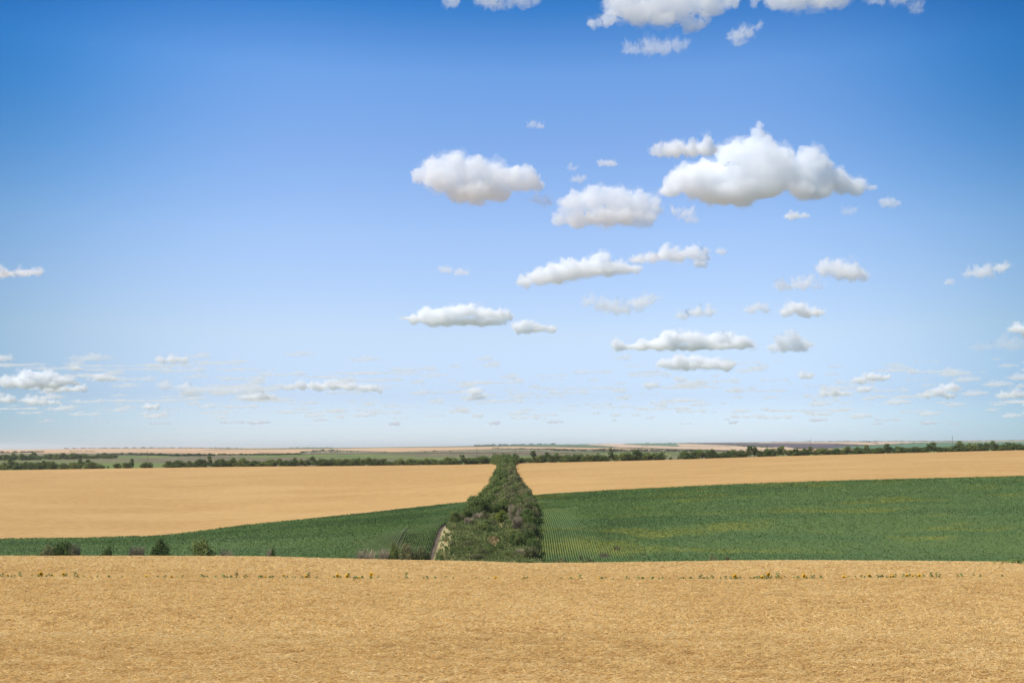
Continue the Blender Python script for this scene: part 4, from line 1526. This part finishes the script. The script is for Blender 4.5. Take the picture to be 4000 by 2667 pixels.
def cloud(label, circles, depth=10.0, ox=0, oy=0, sc_=1.0, seed=1, rough=1.0, group='clouds'):
    cs = [(ox + a / sc_, oy + b / sc_, c / sc_, d / sc_) for a, b, c, d in circles]
    ms, pos, k = cloud_mesh('cloud', cs, seed, rough, depth * CLOUD_DENS, SHELLS)
    o = tag(new_obj('cloud', ms[0], None, pos), label, 'cloud', group)
    new_obj('cloud_core', ms[1], o)
    return o


CLOUD_DENS = 0.27
A = dict(ox=1500, oy=350, sc_=1.0691)
cloud('large white egg shaped cloud in the middle of the sky, left of the towering one', [
    (150, 358, 45, 26), (215, 328, 52, 46), (290, 330, 66, 64), (370, 360, 75, 66), (450, 360, 70, 64), (530, 378, 66, 54), (600, 385, 56, 48), (635, 395, 32, 30),
    (400, 425, 85, 50), (330, 415, 70, 45), (480, 425, 60, 34), (390, 455, 40, 30), (250, 388, 70, 46), (310, 425, 60, 40)], 7.5, seed=2, **A)
cloud('broad greyish white cloud low left of the towering cloud', [
    (750, 540, 40, 30), (765, 490, 38, 40), (800, 475, 52, 45), (870, 465, 65, 56), (945, 455, 62, 56), (1010, 480, 72, 58), (1070, 475, 65, 52), (1125, 490, 40, 44),
    (820, 535, 75, 36), (920, 535, 85, 38), (1010, 535, 80, 32), (1080, 540, 55, 30)], 5.5, seed=3, **A)
cloud('huge towering white cumulus with pointed top at the right', [
    (1200, 425, 48, 32), (1240, 375, 56, 52), (1300, 385, 80, 75), (1390, 380, 95, 92), (1430, 282, 50, 48), (1480, 285, 72, 64), (1538, 240, 46, 54), (1566, 190, 28, 38), (1567, 152, 15, 24),
    (1606, 250, 44, 48), (1660, 285, 46, 50), (1560, 350, 115, 100), (1680, 340, 85, 75), (1480, 415, 110, 65), (1400, 435, 90, 48), (1590, 400, 95, 56), (1770, 300, 48, 52),
    (1815, 325, 48, 52), (1760, 380, 75, 62), (1850, 385, 62, 50), (1920, 390, 52, 40), (1740, 430, 56, 36), (1980, 405, 42, 26), (2030, 408, 26, 12), (1820, 430, 56, 26)], 11, seed=4, **A)
cloud('long arm of white cloud reaching left from the towering cloud', [
    (1155, 262, 36, 24), (1215, 250, 50, 32), (1285, 255, 45, 28), (1345, 245, 45, 36)], 7, seed=5, **A)
cloud('small faint shred under the left arm of the towering cloud', [(1265, 520, 34, 24), (1290, 545, 26, 12), (1215, 510, 20, 12)], 1.2, seed=6, rough=1.6, **A)
cloud('long white cloud bank with a bright knob, middle of the sky', [
    (590, 805, 32, 22), (650, 790, 50, 32), (720, 768, 62, 40), (790, 755, 62, 40), (860, 748, 58, 40), (900, 702, 38, 24), (932, 698, 24, 20), (930, 750, 55, 32), (990, 750, 44, 24), (1035, 745, 34, 16)], 8, seed=7, **A)
cloud('white streaky cloud right of the long bank with the knob', [
    (1060, 715, 36, 14), (1120, 705, 44, 18), (1175, 688, 40, 28), (1230, 695, 44, 24), (1290, 682, 38, 28), (1328, 700, 30, 24), (1320, 730, 30, 12)], 6, seed=8, **A)
cloud('tiny white puff right of the streaky cloud', [(1410, 678, 24, 14)], 2.5, seed=9, **A)
cloud('thin bow shaped veil of cloud below the long bank', [(860, 885, 32, 18), (920, 905, 54, 20), (990, 915, 54, 20), (1060, 895, 54, 20), (1118, 868, 36, 15)], 2.2, seed=10, rough=1.4, **A)
cloud('flat based white cloud left of centre, low in the sky', [
    (130, 956, 56, 14), (180, 942, 46, 24), (240, 945, 54, 26), (300, 930, 46, 26), (350, 925, 48, 26), (420, 940, 54, 24), (490, 945, 46, 22), (240, 966, 90, 18), (350, 968, 90, 18), (430, 972, 90, 14)], 7, seed=11, **A)
cloud('small flat white cloud touching the flat based one on its right', [(560, 990, 28, 14), (595, 980, 30, 15), (650, 990, 36, 14), (695, 995, 28, 10), (620, 1003, 80, 10)], 5, seed=12, **A)
cloud('smooth oval white cloud alone at the right', [(1850, 745, 38, 32), (1900, 750, 46, 38), (1950, 765, 50, 36), (1998, 780, 32, 24)], 7, seed=13, **A)
cloud('faint grey veil left of the smooth oval cloud', [(1680, 825, 38, 10), (1740, 815, 46, 16), (1775, 800, 26, 15), (1800, 825, 22, 10)], 1.6, seed=14, rough=1.5, **A)
cloud('pale puff just left of the small two humped cloud', [(1530, 920, 28, 15), (1565, 908, 30, 17), (1595, 922, 20, 12)], 2.6, seed=15, **A)
cloud('small two humped white cloud at the right', [(1680, 930, 30, 20), (1715, 915, 38, 24), (1760, 928, 36, 22), (1805, 930, 34, 16)], 6, seed=16, **A)
cloud('thin sloping wisp left of the pale puff', [(1250, 945, 32, 12), (1310, 930, 40, 15), (1355, 928, 28, 12)], 2.2, seed=17, rough=1.4, **A)
cloud('long flat based cloud with a bright hump, low at the right', [
    (1030, 1074, 70, 14), (1080, 1070, 60, 17), (1140, 1065, 54, 20), (1200, 1045, 46, 26), (1255, 1035, 50, 24), (1310, 1045, 50, 26), (1370, 1055, 46, 26), (1420, 1045, 46, 24), (1480, 1060, 46, 22), (1525, 1070, 28, 13), (1150, 1076, 100, 13), (1300, 1076, 110, 14), (1420, 1076, 90, 13)], 7, seed=18, **A)
cloud('dome shaped cloud right of the long flat based one', [(1620, 1075, 32, 15), (1670, 1055, 42, 26), (1712, 1040, 34, 28), (1745, 1065, 36, 22), (1700, 1080, 74, 12)], 5, seed=19, **A)
cloud('flat white cloud under the long flat based one', [(1180, 1145, 42, 20), (1240, 1130, 46, 20), (1300, 1130, 46, 20), (1360, 1135, 46, 17), (1420, 1150, 44, 16), (1230, 1155, 80, 13), (1340, 1156, 80, 13)], 5, seed=20, **A)
cloud('small soft puff right of the tail of the towering cloud', [(2095, 470, 28, 22), (2130, 475, 24, 18)], 3, seed=21, **A)
cloud('faint flat wisp under the tail of the towering cloud', [(1700, 533, 34, 13), (1750, 527, 24, 8)], 2.5, seed=22, **A)
cloud('very faint wisp right of the flat wisp under the tail', [(1940, 508, 30, 14)], 0.9, seed=23, rough=1.5, **A)
cloud('faint wisp high above the egg shaped cloud', [(615, 145, 22, 9), (650, 153, 24, 9)], 1.0, seed=24, rough=1.5, **A)
cloud('small white tuft between the egg shaped and the towering cloud', [(915, 306, 26, 13), (952, 312, 25, 12)], 2.2, seed=25, **A)
cloud('tiny faint tuft below the small white tuft', [(812, 380, 28, 12), (790, 330, 16, 8)], 1.2, seed=26, rough=1.4, **A)
cloud('faint pinkish wisp left of the long bank with the knob', [(262, 752, 25, 13), (320, 765, 34, 10)], 1.8, seed=27, rough=1.3, **A)
cloud('thin shred between the egg shaped cloud and the broad greyish one', [(640, 465, 34, 15), (685, 468, 26, 16)], 1.2, seed=28, rough=1.5, **A)
B = dict(ox=1600, oy=0, sc_=1.069)
cloud('ragged cloud cut by the upper edge of the view, left of the largest one', [
    (170, -4, 46, 18), (330, -8, 66, 30), (380, 12, 28, 18), (430, -8, 40, 28), (480, 4, 38, 24), (522, 16, 13, 20)], 1.7, seed=30, rough=1.5, **B)
cloud('largest ragged cloud cut by the upper edge of the view', [
    (765, 100, 36, 14), (830, 82, 44, 26), (900, 10, 84, 62), (950, 66, 62, 50), (1040, 5, 90, 72), (1130, 15, 80, 64), (1240, 10, 76, 54), (1330, 0, 54, 32), (1060, 88, 54, 24), (1180, 108, 45, 28), (1230, 75, 28, 26)], 3.4, seed=31, rough=1.4, **B)
cloud('flat bottomed cloud cut by the upper edge, right of the largest one', [(1440, 0, 22, 28), (1530, 0, 58, 40), (1610, -4, 76, 48), (1700, -4, 76, 42), (1790, -6, 56, 34)], 3.6, seed=32, rough=1.2, **B)
cloud('ragged cloud at the upper edge nearest the right corner', [(1950, -6, 46, 20), (2050, 0, 48, 24), (2110, 42, 30, 24)], 1.5, seed=33, rough=1.5, **B)
cloud('pale torn cloud below the largest cloud of the upper edge', [(930, 205, 36, 16), (1010, 195, 46, 29), (1060, 205, 46, 26), (1120, 200, 36, 22)], 1.6, seed=34, rough=1.5, **B)
cloud('slanting wisp right of the pale torn cloud', [(1360, 155, 34, 15), (1410, 140, 34, 22), (1455, 110, 17, 17), (1370, 180, 20, 15)], 1.6, seed=35, rough=1.6, **B)
C = dict(ox=2000, oy=1000, sc_=1.176)
cloud('torn pale cloud near the right edge, level with the smooth oval cloud', [(2090, 82, 30, 9), (2170, 75, 48, 23), (2255, 50, 40, 16)], 2.0, seed=40, rough=1.5, **C)
cloud('tiny puff below the torn pale cloud at the right edge', [(2002, 122, 26, 12)], 1.8, seed=41, **C)
cloud('white cloud cut by the right edge of the view', [(2330, 335, 52, 18), (2380, 345, 40, 16)], 5, seed=42, **C)
cloud('wide faint grey veil at the right edge', [(2160, 418, 60, 14), (2260, 408, 70, 20), (2330, 415, 50, 20)], 0.9, seed=43, rough=1.5, **C)
cloud('small bright cloud low at the right, under the dome shaped one', [(1600, 568, 36, 13), (1650, 555, 40, 15), (1700, 560, 32, 13)], 5, seed=44, **C)
cloud('little white puff left of the small bright low cloud', [(1345, 550, 38, 14)], 4, seed=45, **C)
cloud('little white puff under the small bright low cloud', [(1612, 610, 40, 12)], 4, seed=46, **C)
cloud('flat faint cloud strip left of the little puffs low at the right', [(1450, 632, 40, 9), (1520, 630, 50, 11)], 3, seed=47, **C)
cloud('bright ragged cloudlet low near the right edge', [(1900, 635, 36, 9), (1960, 622, 30, 17), (2020, 605, 36, 13), (1990, 638, 54, 8)], 3.5, seed=48, **C)
cloud('pair of white puffs low above the horizon, right of centre', [(770, 566, 32, 11), (635, 594, 36, 14)], 3, seed=49, **C)
cloud('flat cloudlet low at the right edge of the view', [(2270, 640, 50, 9), (2320, 635, 46, 12)], 3, seed=50, **C)
D = dict(ox=0, oy=1000, sc_=1.176)
cloud('pale pinkish cloud at the left edge, higher than the others there', [(20, 84, 60, 15), (110, 75, 50, 13), (160, 75, 36, 11)], 2.4, seed=60, rough=1.2, **D)
cloud('small cloud at the left edge above the heaped one', [(20, 470, 44, 13)], 3, seed=61, **D)
cloud('tiny white puff above the small oval cloud at the left', [(355, 515, 28, 10)], 3.5, seed=62, **D)
cloud('heaped white cloud low at the left', [
    (30, 575, 54, 20), (120, 560, 44, 30), (170, 552, 46, 24), (230, 555, 50, 26), (290, 570, 46, 24), (340, 585, 28, 11), (100, 588, 90, 14), (230, 588, 90, 14)], 6, seed=63, **D)
cloud('flat white strip under the heaped cloud at the left', [(260, 612, 64, 12), (340, 612, 54, 10)], 4, seed=64, **D)
cloud('small oval white cloud right of the heaped one', [(465, 558, 32, 15), (508, 562, 32, 12)], 5, seed=65, **D)
cloud('pair of flat white clouds under the heaped cloud at the left edge', [(30, 660, 40, 14), (150, 665, 46, 14), (220, 670, 54, 10)], 4, seed=66, **D)
cloud('thin flat cloud with a pale top above the long low bank', [(760, 478, 60, 8), (810, 472, 58, 13)], 2.6, seed=67, **D)
cloud('bright ragged cloud bank low left of centre', [
    (1330, 602, 50, 10), (1400, 598, 50, 12), (1460, 600, 50, 14), (1530, 591, 50, 16), (1600, 600, 52, 15), (1680, 606, 50, 13), (1730, 614, 28, 10)], 4, seed=68, **D)
cloud('long faint cloud bank left of the bright ragged one', [
    (780, 600, 34, 10), (830, 598, 40, 12), (900, 615, 60, 15), (960, 612, 60, 13), (1040, 608, 60, 14), (1120, 604, 50, 14), (1180, 612, 50, 13), (1080, 626, 110, 11), (880, 636, 60, 10), (1240, 610, 40, 10)], 1.8, seed=72, **D)
cloud('bright flat cloudlet under the long ragged bank', [(1150, 646, 54, 13), (1200, 644, 50, 13), (1240, 650, 40, 9)], 4, seed=69, **D)
cloud('tiny bright cloudlet left under the long ragged bank', [(690, 692, 38, 10)], 4, seed=70, **D)
cloud('small upright puff low left of the belt axis', [(2187, 618, 24, 15), (2170, 655, 60, 9)], 3.5, seed=71, **D)

# the countless far cloudlets just over the horizon read as one mass
rngc = np.random.default_rng(77)
ONE = ((1.0, 1.0, 1.2),)
proto = [cloud_mesh('c', [(0, 1500, 40, 9), (26, 1497, 28, 8), (-26, 1501, 30, 6)], 200, 1.0, 3.0, ONE)[0][0],
         cloud_mesh('c', [(0, 1500, 30, 9), (16, 1493, 18, 8)], 201, 1.0, 3.0, ONE)[0][0],
         cloud_mesh('c', [(0, 1500, 60, 6), (36, 1498, 30, 6), (-40, 1500, 34, 5)], 202, 1.0, 3.0, ONE)[0][0]]
CV, CF, nn = [], [], 0
geo = []
for me in proto:
    co = np.empty(len(me.vertices) * 3, np.float32)
    me.vertices.foreach_get('co', co)
    me.calc_loop_triangles()
    tri = np.empty(len(me.loop_triangles) * 3, np.int32)
    me.loop_triangles.foreach_get('vertices', tri)
    co = co.reshape(-1, 3)
    geo.append((co / (CLOUD_BASE * F / (HOR - 1500)) * F, tri.reshape(-1, 3)))
    bpy.data.meshes.remove(me)
placed = []
tries = 0
while len(placed) < 300 and tries < 6000:
    tries += 1
    py = rngc.uniform(1395, 1665)
    if rngc.random() > np.interp(py, [1395, 1470, 1520, 1640, 1665], [0.10, 0.35, 1, 1, 0.5]):
        continue
    px = rngc.uniform(-600, 4600)
    s = np.interp(py, [1395, 1500, 1665], [1.0, 0.9, 0.55]) * rngc.uniform(0.5, 1.5)
    Yc = CLOUD_BASE * F / (HOR - py)
    w_ = 60 * s
    if any(abs(px - a) < (w_ + b) * 0.9 and abs(py - c) < 10 for a, b, c in placed):
        continue
    placed.append((px, w_, py))
    co, tri = geo[rngc.integers(0, 3)]
    k = Yc / F * s
    q = co * np.array([k, k, k * 0.7]) + np.array([(px - 2000) / F * Yc, Yc, ZC + CLOUD_BASE])
    CV.append(q)
    CF.append(tri + nn)
    nn += len(q)
# wider thin veils between them
for i in range(36):
    py = rngc.uniform(1440, 1640)
    px = rngc.uniform(-500, 4500)
    Yc = CLOUD_BASE * F / (HOR - py)
    co, tri = geo[rngc.integers(0, 3)]
    k = Yc / F
    q = co * np.array([k * rngc.uniform(1.2, 2.6), k * 1.4, k * rngc.uniform(0.35, 0.6)]) + np.array([(px - 2000) / F * Yc, Yc, ZC + CLOUD_BASE * rngc.uniform(1.03, 1.10)])
    CV.append(q)
    CF.append(tri + nn)
    nn += len(q)
dm = fill_mesh('distant_clouds', np.concatenate(CV), np.concatenate(CF), [cloud_mat(0.0040)], smooth=True)
tag(new_obj('distant_clouds', dm), 'countless small flat clouds low over the horizon', kind='stuff')

# ------------------------------------------------------------------ summer haze lying over the plain
HM, t, out = mat_new('haze')
v = t.nodes.new('ShaderNodeVolumePrincipled')
v.inputs['Color'].default_value = (0.93, 0.96, 1.0, 1)
v.inputs['Density'].default_value = 0.00004
v.inputs['Anisotropy'].default_value = 0.2
t.links.new(v.outputs[0], out.inputs['Volume'])
bm = bmesh.new()
bmesh.ops.create_cube(bm, size=1.0)
hz = bpy.data.meshes.new('haze')
bm.to_mesh(hz)
bm.free()
hz.materials.append(HM)
zlo = -400.0
zhi = ZC + 85.0
ho = new_obj('haze', hz, None, (0, 21000, (zlo + zhi) / 2))
ho.scale = (92000, 48800, zhi - zlo)
tag(ho, kind='stuff')
